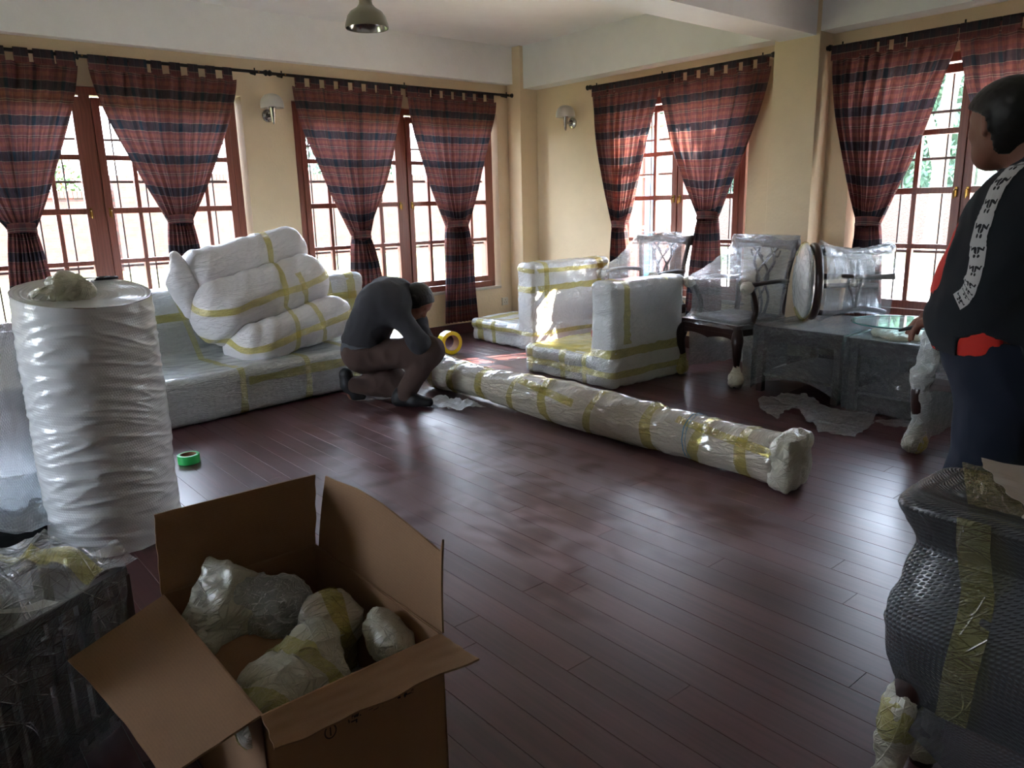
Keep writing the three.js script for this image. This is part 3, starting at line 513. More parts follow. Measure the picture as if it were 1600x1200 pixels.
function curtain(label, axis, spec, seed) {
  const { a0, a1, y, ta0, ta1, ty, b0, b1, yb, d = 0.1, cw = 1.5, tabs = 8, skip = [] } = spec, W = wallAt[axis];
  const t = thing('curtain', label, 'curtain', W((ta0 + ta1) / 2, yb, d)), o = t.position, L = y - yb, nf = 7 + (seed % 3); reseed(seed);
  const ph = rr(0, 6), ph2 = rr(0, 6), yTop = y - 0.075;
  const P = (u, v) => {
    const yy = yTop - v * (yTop - yb); let l, r, g;
    if (yy > ty) { const s = (yTop - yy) / (yTop - ty); l = lerp(a0, ta0, Math.pow(s, 1.45)); r = lerp(a1, ta1, Math.pow(s, 1.3)); g = s; }
    else { const s = sstep(0, 1, (ty - yy) / (ty - yb)), q = Math.pow((ty - yy) / (ty - yb), 0.7); l = lerp(ta0, b0, q); r = lerp(ta1, b1, q); g = 1 - 0.65 * s; }
    const amp = lerp(0.012, 0.034, g), w = u + 0.03 * Math.sin(v * 9 + ph2) * (1 - g) , k = Math.sin(w * nf * 6.283 + ph + 0.8 * Math.sin(v * 4)), k2 = Math.sin(w * (nf * 2.3) * 6.283 + ph2);
    const a = lerp(l, r, u) + 0.012 * noise(u * 3, v * 4, seed), dd = d + amp * k + amp * 0.35 * k2 + 0.03 * g * Math.sin(u * Math.PI) + 0.012 * noise(u * 6, v * 5, seed + 3);
    const sag = 0.05 * g * Math.sin(Math.PI * u) * (yy > ty ? 1 : 0.2) * (1 - Math.abs(yy - ty) / L);
    const p = W(a, yy - sag - 0.008 * Math.abs(Math.sin(u * tabs * Math.PI)) * (v < 0.02 ? 1 : 0), Math.max(dd, 0.028)); return [p[0] - o.x, p[1] - o.y, p[2] - o.z];
  };
  part(t, 'cloth', sheet(P, 150, 110, cw, L, axis === 'z'), M.curtain);
  // the tie: a sash of the same cloth round the gathered folds
  const c = (ta0 + ta1) / 2, hw = (ta1 - ta0) / 2 + 0.012;
  part(t, 'tieback', sheet((u, v) => { const q = u * 6.283, yy = ty + 0.012 + (v - 0.5) * 0.07 + 0.012 * Math.sin(q), p = W(c + hw * Math.cos(q), yy, d + 0.022 + 0.058 * Math.sin(q) + 0.004 * Math.sin(v * 9)); return [p[0] - o.x, p[1] - o.y, p[2] - o.z]; }, 40, 4, 0.5, 0.07), M.curtain);
  for (let i = 0; i < tabs; i++) {   // cloth tabs looped over the rod
    const w = Math.abs(a1 - a0) / tabs, ca = a0 + (i + 0.5) * (a1 - a0) / tabs, hw2 = w * (skip.includes(i) ? 0.5 : 0.29) * rr(0.85, 1.1);
    part(t, 'tab', sheet((u, v) => { const s = (v - 0.5) * 2, an = s * 2.2, yy = Math.abs(s) > 0.55 ? y - 0.005 - (Math.abs(s) - 0.55) * 0.19 : y + 0.017 * Math.cos(an * 1.15), dd = 0.09 + (Math.abs(s) > 0.55 ? 0.017 * Math.sign(s) : 0.017 * Math.sin(an * 1.3)), p = W(ca + (u - 0.5) * 2 * hw2, yy, dd + 0.003); return [p[0] - o.x, p[1] - o.y, p[2] - o.z]; }, 3, 16, hw2 * 2, 0.22), M.curtain);
  }
  return t;
}
const CURTAINS = 'plaid tab-top curtains';
curtain('plaid curtain at the left edge of the room, tied in behind the bubble wrap roll', 'x', { a0: -5.42, a1: -4.29, y: 2.545, ta0: -4.9, ta1: -4.735, ty: 1.29, b0: -5.02, b1: -4.62, yb: 0.2, skip: [6, 7] }, 101);
curtain('plaid curtain tied in above the bundle of cushions on the sofa', 'x', { a0: -4.22, a1: -3.1, y: 2.54, ta0: -3.785, ta1: -3.605, ty: 1.32, b0: -3.87, b1: -3.49, yb: 0.2, skip: [0, 1, 2] }, 202);
curtain('plaid curtain hanging behind the crouching person, left half of the middle window', 'x', { a0: -2.6, a1: -1.455, y: 2.53, ta0: -2.115, ta1: -1.94, ty: 1.12, b0: -2.2, b1: -1.7, yb: 0.17, skip: [6] }, 303);
curtain('plaid curtain with its whole lower half in view, right half of the middle window', 'x', { a0: -1.42, a1: -0.29, y: 2.53, ta0: -1.0, ta1: -0.75, ty: 1.18, b0: -1.075, b1: -0.63, yb: 0.155, skip: [0, 1] }, 404);
curtain('narrow plaid curtain next to the corner column, sunlit through the cloth', 'z', { a0: 1.15, a1: 1.985, y: 2.505, ta0: 1.465, ta1: 1.615, ty: 1.15, b0: 1.4, b1: 1.68, yb: 0.2, cw: 1.2, skip: [0, 1, 3, 4, 5, 6, 7] }, 505);
curtain('wide plaid curtain just left of the pillar, sunlit through the cloth', 'z', { a0: 2.0, a1: 3.13, y: 2.505, ta0: 2.49, ta1: 2.68, ty: 1.235, b0: 2.33, b1: 2.76, yb: 0.2, skip: [0] }, 606);
curtain('dark plaid curtain just right of the pillar, tied in above the wrapped stool', 'z', { a0: 3.65, a1: 4.525, y: 2.48, ta0: 3.95, ta1: 4.12, ty: 1.185, b0: 3.87, b1: 4.2, yb: 0.2, cw: 1.3, skip: [0, 1, 2, 5, 6, 7] }, 707);
curtain('plaid curtain at the right edge, behind the head of the standing person', 'z', { a0: 4.54, a1: 5.5, y: 2.48, ta0: 5.05, ta1: 5.22, ty: 1.185, b0: 4.98, b1: 5.3, yb: 0.2, skip: [0, 1, 2] }, 808);
// ---- wall lamps: opal half-dome on a chrome cone, arm and back plate
function wallLamp(label, axis, a, y) {
  const W = wallAt[axis], t = thing('wall_lamp', label, 'wall lamp', W(a, y, 0)), o = t.position, c = W(a, y, 0.11), X = c[0] - o.x, Z = c[2] - o.z, loc = (da, dy, d) => { const p = W(a + da, y + dy, d); return [p[0] - o.x, p[1] - o.y, p[2] - o.z]; };
  const lathe = (pts) => new THREE.LatheGeometry(pts.map((p) => new THREE.Vector2(...p)), 32).translate(X, 0, Z);
  part(t, 'shade', lathe([[0.098, 0.02], [0.1, 0.035], [0.097, 0.07], [0.085, 0.1], [0.06, 0.125], [0.025, 0.136], [0, 0.138]]), M.opal);
  part(t, 'holder', lathe([[0, -0.115], [0.008, -0.112], [0.012, -0.1], [0.03, 0.02], [0.03, 0.03], [0, 0.03]]), M.chrome);
  part(t, 'arm', limb([[...loc(0, -0.03, 0.11), 0.012], [...loc(0, -0.035, 0.06), 0.012], [...loc(0, -0.035, 0.01), 0.016]], 10, 8), M.chrome);
  part(t, 'back_plate', limb([[...loc(0, -0.035, 0.001), 0.055], [...loc(0, -0.035, 0.016), 0.055], [...loc(0, -0.035, 0.03), 0.03]], 24, 6), M.chrome);
}
wallLamp('dome wall lamp between the left and the middle window', 'x', -2.81, 2.235);
wallLamp('dome wall lamp beside the corner column', 'z', 0.775, 2.24);
{
  const t = thing('power_socket', 'small white power socket low on the wall near the room corner', 'socket', [-0.155, 0.3, 0]);
  part(t, 'plate', box(-0.045, 0.045, -0.045, 0.045, 0, 0.012, 0.003), M.switchWhite);
  for (const [x, y] of [[0, 0.02], [-0.014, -0.006], [0.014, -0.006]]) part(t, 'pin_hole', limb([[x, y - 0.004, 0.0115, 0.005], [x, y - 0.004, 0.0128, 0.005]], 8, 1), M.black);
  part(t, 'rocker', box(-0.008, 0.008, -0.036, -0.02, 0.012, 0.016, 0.002), M.switchWhite);
}
{
  const t = thing('pendant_lamp', 'small enamelled bell-shaped pendant lamp hanging from the ceiling', 'pendant lamp', [-3.51, 2.315, 2.97]);
  const lathe = (pts, n = 40) => new THREE.LatheGeometry(pts.map((p) => new THREE.Vector2(...p)), n);
  part(t, 'shade', lathe([[0.112, 0], [0.114, 0.006], [0.112, 0.02], [0.1, 0.058], [0.082, 0.082], [0.052, 0.1], [0.036, 0.118], [0.031, 0.14], [0.029, 0.146]]), M.enamel);
  part(t, 'inner_reflector', lathe([[0.11, 0.002], [0.108, 0.02], [0.096, 0.055], [0.078, 0.077], [0.048, 0.094], [0, 0.1]]), M.chrome, 'mirrored inside of the shade');
  part(t, 'collar', lathe([[0.03, 0.142], [0.04, 0.143], [0.041, 0.152], [0.033, 0.156], [0.03, 0.172], [0.016, 0.178], [0.012, 0.2], [0, 0.2]]), M.plasticBlack);
  part(t, 'cord', limb([[0, 0.195, 0, 0.005], [0.001, 0.45, 0, 0.005], [0, 0.715, 0, 0.005]], 8, 8), M.plasticBlack);
}
// ================================================================ WRAPPED FURNITURE
// ---- the rolled carpet in bubble film, lying across the floor
{
  const t = thing('carpet_roll', 'long rolled carpet in clear bubble film and yellow tape, lying across the floor', 'carpet roll', [-2.45, 0, 3.4]);
  const rad = (z) => 0.132 + 0.010 * Math.sin(z * 3.1 + 1) + 0.012 * noise(0.3, z * 2.2, 1.7) - 0.012 * Math.exp(-Math.pow((z - 0.75) / 0.05, 2)) - 0.01 * Math.exp(-Math.pow((z + 0.1) / 0.05, 2)) - 0.012 * Math.exp(-Math.pow((z + 0.8) / 0.05, 2));
  const core = (x, y, z) => { const r = rad(z), q = Math.hypot(x, y - 0.137) - r, e = Math.abs(z) - 1.5, a = Math.max(q, e); return a < 0 ? a : Math.hypot(Math.max(q, 0), Math.max(e, 0)) - 0; };
  const f0 = (x, y, z) => { let d = core(x, y, z); d += 0.012 * Math.sin(z * 17 + 4 * Math.atan2(y - 0.137, x)) * Math.max(0, noise(x * 3, y * 3, z * 1.7)); return Math.max(d, -y + 0.002); };
  const f = rough(f0, 0.006, 16, 1, 1, 0.45);
  part(t, 'wrapped_carpet', net(f, [-0.2, -0.02, -1.56], [0.2, 0.32, 1.56], 0.011), M.carpetWrap);
  part(t, 'end_padding', net(rough(blend(0.05, rbox(0, 0.14, 1.53, 0.125, 0.125, 0.06, 0.05), ell(0.05, 0.23, 1.53, 0.09, 0.06, 0.06), ell(-0.06, 0.07, 1.54, 0.08, 0.06, 0.05)), 0.014, 14), [-0.2, -0.01, 1.42], [0.2, 0.33, 1.66], 0.009), M.wad, 'white padding stuffed into the near end');
  for (const [z, w, tilt] of [[1.33, 0.03, 0.1], [1.05, 0.028, -0.25], [0.72, 0.03, 0.12], [0.28, 0.026, -0.2], [-0.12, 0.03, 0.22], [-0.45, 0.026, -0.15], [-0.82, 0.03, 0.1], [-1.15, 0.03, -0.12], [-1.4, 0.03, 0.05]]) part(t, 'tape', strip(f, [0, 0.137, z], [0, tilt, 1], w, 0, 6.283, 90, 0.004, 0.3), M.tape);
  for (const [a0, a1] of [[0.9, 1.5], [-0.4, 0.15]]) part(t, 'long_tape', sheet((u, v) => { const z = lerp(a0, a1, u), an = 2.2 + 0.5 * u + (v - 0.5) * 0.35; let r = 0.3; while (r > 0.05 && f(Math.cos(an) * r, 0.137 + Math.sin(an) * r, z) > 0) r -= 0.004; r += 0.006; return [Math.cos(an) * r, 0.137 + Math.sin(an) * r, z]; }, 40, 4, 0.6, 0.05), M.tape);
  part(t, 'print_mark', strip(f, [0, 0.137, 0.98], [0, 0.12, 1], 0.003, -0.6, 2.4, 40, 0.005, 0.3), M.bluePost, 'thin blue-grey stripe of the carpet under the film'); part(t, 'print_mark', strip(f, [0, 0.137, 1.0], [0, 0.12, 1], 0.002, -0.6, 2.4, 40, 0.005, 0.3), M.bluePost, 'thin blue-grey stripe of the carpet under the film');
}
// ---- two low easy chairs without cushions, wrapped in foam and stretch film
function easyChair(label, pos, w, dz, backH, seed, bands) {
  // seat block along z, backrest at its near end; local origin under the middle of the backrest side
  const t = thing('easy_chair', label, 'easy chair', pos), h = w / 2, o = seed * 7.1;
  const base = blend(0.02, rbox(0, 0.065, -dz / 2, h - 0.01, 0.063, dz / 2, 0.03), rbox(0, 0.175, -dz / 2 - 0.01, h, 0.063, dz / 2 + 0.01, 0.055)), back = rbox(0, backH / 2 + 0.01, -0.13, h, backH / 2, 0.125, 0.06);
  const sag = (x, y, z) => 0.018 * noise(x * 2.5 + o, y * 2.5, z * 2.5) ;
  const f0 = (x, y, z) => { const d = blend(0.05, base, back)(x, y, z); return Math.abs(d) > 0.15 ? d : Math.max(d + sag(x, y, z) - 0.02 * Math.exp(-((x * x) / (h * h) - 1) * ((x * x) / (h * h) - 1) * 18) * Math.exp(-Math.pow((y - backH) / 0.06, 2)) * sstep(-0.35, -0.1, z), -y + 0.002); };
  const f = (x, y, z) => { const d = f0(x, y, z); if (Math.abs(d) > 0.05) return d; const k = sstep(0.3, 0.12, y); return d + 0.006 * (Math.abs(noise(x * 9 + o, y * 9, z * 6)) * 2 - 0.5) * (0.5 + k) + 0.003 * noise(x * 28, y * 28 + o, z * 18); };
  part(t, 'wrapping', net(f, [-h - 0.06, -0.02, -dz - 0.07], [h + 0.06, backH + 0.07, 0.05], 0.0125), M.foam);
  for (const b of bands) part(t, 'tape', strip(f, b[0], b[1], b[2], b[3] ?? 0, b[4] ?? 6.283, 140, 0.004, 1.5), M.tape);
  return t;
}
easyChair('wrapped cushionless easy chair in the room corner, farther of the two white ones', [-0.43, 0, 1.4], 1.06, 1.0, 0.83, 1, [[[0, 0.6, -0.13], [0, 1, 0], 0.03], [[0, 0.78, -0.13], [0, 1, 0.1], 0.02], [[-0.35, 0.4, -0.13], [1, 0, 0], 0.03, -1.7, 1.7], [[0, 0.17, -0.55], [0, 1, 0], 0.02], [[0, 0.12, -0.85], [0, 0, 1], 0.05], [[0, 0.12, -0.62], [0, 0, 1], 0.03], [[0.4, 0.4, -0.13], [1, 0, 0.1], 0.04, -1.7, 1.7]]);
easyChair('wrapped cushionless easy chair behind the carpet roll, nearer of the two white ones', [-1.13, 0, 2.965], 0.88, 1.0, 0.8, 2, [[[0, 0.27, -0.13], [0, 1, 0], 0.035], [[0, 0.11, -0.5], [0, 1, 0], 0.026], [[-0.28, 0.35, -0.13], [1, 0, 0], 0.035, -1.7, 1.7], [[0.2, 0.4, -0.13], [1, 0, 0], 0.02, -1.2, 0.3], [[0, 0.12, -0.93], [0, 0, 1], 0.03], [[0, 0.12, -0.55], [0, 0, 1], 0.03], [[0, 0.12, -0.3], [0, 0, 1], 0.025]]);
// ---- the sofa
{
  const t = thing('sofa', 'long low sofa wrapped in grey-white foam, under the cushion bundle by the left windows', 'sofa', [-3.45, 0, 0.94], 0.12);
  const f0 = blend(0.05, rbox(0, 0.165, 0, 1.27, 0.163, 0.62, 0.06), rbox(0, 0.42, -0.46, 1.27, 0.4, 0.16, 0.07));
  const f = (x, y, z) => { const d = f0(x, y, z); if (Math.abs(d) > 0.06) return d; return Math.max(d + 0.014 * noise(x * 2.2, y * 3, z * 3) + 0.005 * (Math.abs(noise(x * 5, y * 11, z * 9)) * 2 - 0.5) + 0.003 * noise(x * 16, y * 30, z * 26), -y + 0.002); };
  part(t, 'wrapping', net(f, [-1.34, -0.02, -0.7], [1.34, 0.9, 0.7], 0.015), M.foamGrey);
  for (const [c, a, w, s, e] of [[[0.45, 0.2, 0.1], [1, 0, 0], 0.03, -1.6, 2.2], [[0.05, 0.2, 0.1], [1, 0, 0.06], 0.026, -1.6, 2.2], [[-0.5, 0.2, 0.1], [1, 0, 0], 0.026, -1.6, 2.2], [[1.1, 0.3, -0.3], [1, 0, 0], 0.05, -1.6, 2.2], [[0.85, 0.3, -0.2], [1, 0, 0.1], 0.03, -1.6, 2.2], [[0, 0.62, -0.46], [0, 1, 0], 0.03, 0, 6.283], [[0, 0.26, 0], [0, 1, 0.03], 0.03, -2.2, 2.2]]) part(t, 'tape', strip(f, c, a, w, s, e, 140, 0.004, 1.7), M.tape);
}
{
  const t = thing('cushion_bundle', 'big bundle of white sofa cushions bound with yellow tape, leaning on the wrapped sofa', 'cushions', [-3.34, 0.3, 0.98], 0.06);
  t.rotation.z = 0.11; t.scale.setScalar(1.07);
  const tilt = 0.09, mk = (cx, cy, cz, hx, hy, hz, rx, s) => { const b = rbox(cx, cy, cz, hx, hy, hz, Math.min(hy, hz) * 0.92, 0, rx, tilt); return (x, y, z) => { const d = b(x, y, z); if (Math.abs(d) > 0.08) return d; const q = x * 2.4 - y * 1.5; return d + 0.02 * noise(x * 2.6 + s, y * 3.2, z * 3) + 0.016 * noise(q * 5 + s, (y + x * 0.4) * 1.3, z * 2) + 0.009 * Math.abs(noise(q * 11, y * 1.6, z * 2 + s)) - 0.018; }; };
  const parts = [['cushion', mk(-0.02, 0.66, -0.2, 0.46, 0.15, 0.2, -0.35, 1), [-0.62, 0.4, -0.52], [0.58, 0.95, 0.16]], ['cushion', mk(-0.03, 0.4, -0.02, 0.5, 0.19, 0.24, -0.5, 2), [-0.66, 0.1, -0.42], [0.62, 0.75, 0.4]], ['cushion', mk(0.06, 0.14, 0.12, 0.44, 0.13, 0.26, -0.25, 3), [-0.5, -0.04, -0.3], [0.64, 0.4, 0.5]]];
  for (const [n, f, lo, hi] of parts) part(t, n, net((x, y, z) => Math.max(f(x, y, z), -y + 0.004), lo, hi, 0.0125), M.cushion);
  part(t, 'cover_corner', net(rough(blend(0.06, cone([-0.5, 0.6, -0.12], [-0.56, 0.8, -0.05], 0.1, 0.035), cone([-0.56, 0.62, -0.1], [-0.52, 0.42, -0.08], 0.08, 0.06)), 0.008, 9), [-0.72, 0.3, -0.32], [-0.32, 0.88, 0.12], 0.011), M.cushion, 'pointed corner of the cushion cover');
  const all = blend(0.03, ...parts.map((p) => p[1]));
  for (const [c, a, w, s, e] of [[[0, 0.53, -0.1], [-0.09, 1, 0.25], 0.022, 0, 6.283], [[0, 0.235, 0.06], [-0.1, 1, 0.2], 0.024, 0, 6.283], [[0.04, 0.4, -0.03], [1, -0.18, 0], 0.02, -1.2, 2.4], [[0.2, 0.3, 0], [1, 0.05, 0], 0.018, 0.6, 2.2]]) part(t, 'tape', strip(all, c, a, w, s, e, 140, 0.004, 0.9), M.tape);
}
// ---- carved armchairs of dark wood in stretch film; the front faces -x, the origin is on the floor under the seat
function woodChair(label, pos, turn, seed) {
  const t = thing('armchair', label, 'armchair', pos, turn); reseed(seed * 31 + 5); const o = seed * 3.7;
  // frame
  part(t, 'seat_rail', [box(-0.3, -0.25, 0.385, 0.47, -0.3, 0.3, 0.008), box(0.22, 0.27, 0.385, 0.47, -0.26, 0.26, 0.008), ...[-1, 1].map((s) => box(-0.28, 0.25, 0.385, 0.47, s * 0.285 - 0.02, s * 0.285 + 0.02, 0.008)),
    sheetApron()], M.wood);
  function sheetApron() { const s = new THREE.Shape(); s.moveTo(-0.3, 0.4); s.lineTo(0.3, 0.4); s.lineTo(0.3, 0.33); s.quadraticCurveTo(0.26, 0.375, 0.16, 0.375); s.quadraticCurveTo(0.06, 0.37, 0, 0.35); s.quadraticCurveTo(-0.06, 0.37, -0.16, 0.375); s.quadraticCurveTo(-0.26, 0.375, -0.3, 0.33); s.lineTo(-0.3, 0.4); const g = new THREE.ExtrudeGeometry(s, { depth: 0.03, bevelEnabled: true, bevelSize: 0.004, bevelThickness: 0.004, bevelSegments: 2, curveSegments: 8 }); g.rotateY(-Math.PI / 2); g.translate(-0.27, 0, 0); return boxUV(g); }
  for (const s of [-1, 1]) {
    const leg = part(t, 'leg', limb([[-0.265, 0.43, s * 0.275, 0.036], [-0.29, 0.36, s * 0.3, 0.045], [-0.295, 0.27, s * 0.305, 0.034], [-0.278, 0.15, s * 0.29, 0.022], [-0.275, 0.07, s * 0.288, 0.018], [-0.295, 0.03, s * 0.305, 0.026], [-0.3, 0.0, s * 0.31, 0.02]], 12, 30), M.wood);
    part(leg, 'foot_wrap', net(rough(blend(0.03, ell(-0.29, 0.055, s * 0.3, 0.06, 0.056, 0.06), cone([-0.285, 0.08, s * 0.295], [-0.278, 0.16, s * 0.29], 0.045, 0.024)), 0.01, 24), [-0.38, -0.005, s * 0.3 - 0.1], [-0.2, 0.2, s * 0.3 + 0.1], 0.007), s * (seed % 2 ? 1 : -1) > 0 ? M.wad : M.wadYellow, 'foot padded with film and tape');
    part(t, 'leg', limb([[0.245, 0.45, s * 0.24, 0.026], [0.255, 0.25, s * 0.24, 0.023], [0.29, 0.0, s * 0.25, 0.02]], 10, 14), M.wood);
    part(t, 'back_post', limb([[0.245, 0.42, s * 0.235, 0.026, 0.02], [0.26, 0.6, s * 0.235, 0.024, 0.018], [0.27, 0.8, s * 0.25, 0.022, 0.018], [0.3, 1.04, s * 0.285, 0.022, 0.018]], 10, 24), M.wood);
    const arm = part(t, 'arm', limb([[0.265, 0.76, s * 0.25, 0.02, 0.024], [0.1, 0.775, s * 0.3, 0.018, 0.028], [-0.12, 0.77, s * 0.315, 0.018, 0.03], [-0.22, 0.755, s * 0.305, 0.022, 0.034], [-0.255, 0.735, s * 0.3, 0.02, 0.026]], 10, 24), M.wood);
    part(arm, 'arm_support', limb([[-0.18, 0.75, s * 0.305, 0.02], [-0.13, 0.66, s * 0.3, 0.02], [-0.1, 0.56, s * 0.29, 0.022], [-0.14, 0.45, s * 0.285, 0.026]], 10, 18), M.wood);
    part(arm, 'arm_wrap', net(rough(ell(-0.22, 0.75, s * 0.305, 0.055, 0.043, 0.047), 0.012, 22), [-0.3, 0.67, s * 0.305 - 0.08], [-0.14, 0.83, s * 0.305 + 0.08], 0.007), M.wad, 'arm end padded with taped film');
  }
  part(t, 'seat', new RoundedBoxGeometry(0.5, 0.05, 0.52, 3, 0.02).translate(-0.01, 0.475, 0), M.seat);
  // crest rail with a raised middle, and a pierced splat
  const crest = new THREE.Shape(); crest.moveTo(-0.3, 1.0); crest.quadraticCurveTo(-0.32, 1.05, -0.31, 1.075); crest.quadraticCurveTo(-0.15, 1.05, -0.08, 1.085); crest.quadraticCurveTo(0, 1.11, 0.08, 1.085); crest.quadraticCurveTo(0.15, 1.05, 0.31, 1.075); crest.quadraticCurveTo(0.32, 1.05, 0.3, 1.0); crest.quadraticCurveTo(0, 1.04, -0.3, 1.0);
  const cg = new THREE.ExtrudeGeometry(crest, { depth: 0.028, bevelEnabled: true, bevelSize: 0.006, bevelThickness: 0.006, bevelSegments: 2 }); cg.rotateY(-Math.PI / 2); cg.translate(0.315, 0, 0); part(t, 'crest_rail', boxUV(cg), M.wood);
  const slats = []; for (const s of [-1, 1]) { slats.push(limb([[0.25, 0.47, s * 0.05, 0.012], [0.262, 0.62, s * 0.08, 0.011], [0.27, 0.76, s * 0.03, 0.012], [0.285, 0.9, s * 0.1, 0.011], [0.3, 1.02, s * 0.06, 0.014]], 8, 30)); slats.push(limb([[0.25, 0.47, s * 0.02, 0.01], [0.262, 0.6, s * 0.015, 0.01], [0.275, 0.78, -s * 0.06, 0.01], [0.288, 0.92, s * 0.03, 0.01], [0.3, 1.03, s * 0.14, 0.012]], 8, 30)); slats.push(limb([[0.292, 0.93, s * 0.02, 0.008], [0.294, 0.965, s * 0.07, 0.009], [0.295, 0.94, s * 0.12, 0.009], [0.297, 0.99, s * 0.15, 0.008]], 8, 20)); }
  part(t, 'splat', slats, M.wood);
  if (seed === 3) part(t, 'front_wrap', net(rough(blend(0.05, cone([-0.3, 0.06, -0.305], [-0.275, 0.2, -0.29], 0.06, 0.03), cone([-0.275, 0.2, -0.29], [-0.28, 0.43, -0.295], 0.035, 0.06), cone([-0.27, 0.44, -0.29], [-0.2, 0.74, -0.3], 0.055, 0.04)), 0.012, 16), [-0.4, 0, -0.4], [-0.1, 0.84, -0.2], 0.008), M.filmMilky, 'milky film wound round the front leg and arm');
  // film: a skirt round the legs, and a tent from the arms to the crest
  const wr = (a, b) => (p, k, u) => a * noise(p.x * 9 + o, p.y * 7, p.z * 9) + b * Math.abs(noise(p.x * 30, p.y * 5 + o, p.z * 30)) - (u > 0.1 && u < 0.9 ? 0.5 * a : 0);
  part(t, 'film', loftKeys([ring(-0.015, 0.44, 0, 0.3, 0.315, 9), ring(0.0, 0.54, 0, 0.245, 0.295, 7), ring(0.0, 0.66, 0, 0.26, 0.305, 6), ring(-0.0, 0.785, 0, 0.29, 0.335, 5), ring(0.13, 0.9, 0, 0.185, 0.305, 5), ring(0.25, 1.02, 0, 0.085, 0.31, 5), ring(0.295, 1.11, 0, 0.045, 0.325, 4)], 54, wr(0.02, 0.012)), M.filmPull);
  part(t, 'film_skirt', sheet((u, v) => { const q = u * 3, e = 0.012 * noise(u * 14, v * 3, o) + 0.006 * noise(u * 60, v * 4, o), y = lerp(0.05 + 0.03 * noise(u * 9, 0, o), 0.43, v); if (q < 1) return [lerp(-0.22, 0.27, q), y, -0.29 + e]; if (q < 2) return [0.27 + e, y, lerp(-0.27, 0.27, q - 1)]; return [lerp(0.27, -0.22, q - 2), y, 0.29 + e]; }, 120, 20, 1.6, 0.4), M.filmMilky, 'milky film round the back legs');
  return t;
}
woodChair('dark carved armchair under clear stretch film, in full view left of the wrapped side tables', [-0.53, 0, 3.33], -0.18, 1);
woodChair('film-wrapped carved armchair against the sunny window, only its back showing', [-0.33, 0, 2.2], 0, 2);
woodChair('film-wrapped armchair behind the standing person, one padded ball foot showing', [-1.18, 0, 5.42], 0, 3);
// ---- two square side tables of dark wood in bubble film
function sideTable(label, x0, x1, z0, z1, h, seed, arch) {
  const cx = (x0 + x1) / 2, cz = (z0 + z1) / 2, hx = (x1 - x0) / 2, hz = (z1 - z0) / 2, t = thing('side_table', label, 'side table', [cx, 0, cz]), o = seed * 5.3;
  part(t, 'tabletop', box(-hx, hx, h - 0.03, h, -hz, hz, 0.006), M.wood);
  part(t, 'apron', [box(-hx + 0.03, -hx + 0.05, h - 0.11, h - 0.03, -hz + 0.03, hz - 0.03), box(hx - 0.05, hx - 0.03, h - 0.11, h - 0.03, -hz + 0.03, hz - 0.03), box(-hx + 0.03, hx - 0.03, h - 0.11, h - 0.03, -hz + 0.03, -hz + 0.05), box(-hx + 0.03, hx - 0.03, h - 0.11, h - 0.03, hz - 0.05, hz - 0.03)], M.wood);
  for (const [a, b] of [[-1, -1], [-1, 1], [1, -1], [1, 1]]) part(t, 'leg', box(a * (hx - 0.045) - 0.025, a * (hx - 0.045) + 0.025, 0, h - 0.03, b * (hz - 0.045) - 0.025, b * (hz - 0.045) + 0.025, 0.005), M.wood);
  part(t, 'shelf', box(-hx + 0.04, hx - 0.04, 0.12, 0.14, -hz + 0.04, hz - 0.04, 0.004), M.wood);
  const nA = 160, per = (k) => { const q = (k % 1) * 4, s = Math.floor(q), f = q - s; return s === 0 ? [-hx + 2 * hx * f, -hz, f] : s === 1 ? [hx, -hz + 2 * hz * f, f] : s === 2 ? [hx - 2 * hx * f, hz, f] : [-hx, hz - 2 * hz * f, f]; };
  part(t, 'film', sheet((u, v) => { const [x, z, f] = per(u), a = Math.sin(Math.PI * f), y0 = 0.02 + arch * Math.pow(a, 0.7) * (1 + 0.4 * noise(u * 7, 0, o)), y = lerp(y0, h + 0.004, v), pull = -0.035 * a * Math.sin(Math.PI * clamp(v * 1.1)) + 0.014 * noise(u * 30, v * 6, o) * a + 0.012 * Math.abs(noise(u * 60, v * 14 + u * 25, o)) + 0.006 * noise(u * 120, v * 40, o), L = Math.hypot(x, z) || 1; return [x + x / L * (pull + 0.006), y, z + z / L * (pull + 0.006)]; }, nA, 36, 2.6, h), M.filmGrey);
  part(t, 'film_top', sheet((u, v) => [lerp(-hx - 0.004, hx + 0.004, u), h + 0.005 + 0.003 * Math.abs(noise(u * 9, v * 9, o)), lerp(-hz - 0.004, hz + 0.004, v)], 30, 30, hx * 2, hz * 2, true), M.filmPull);
  return t;
}
sideTable('film-wrapped dark side table left of the pair, carrying the overturned stool', -0.86, 0.0, 3.705, 4.375, 0.492, 1, 0.11);
sideTable('film-wrapped dark side table right of the pair, under the round glass plate', -0.915, -0.06, 4.425, 5.0, 0.492, 2, 0.0);
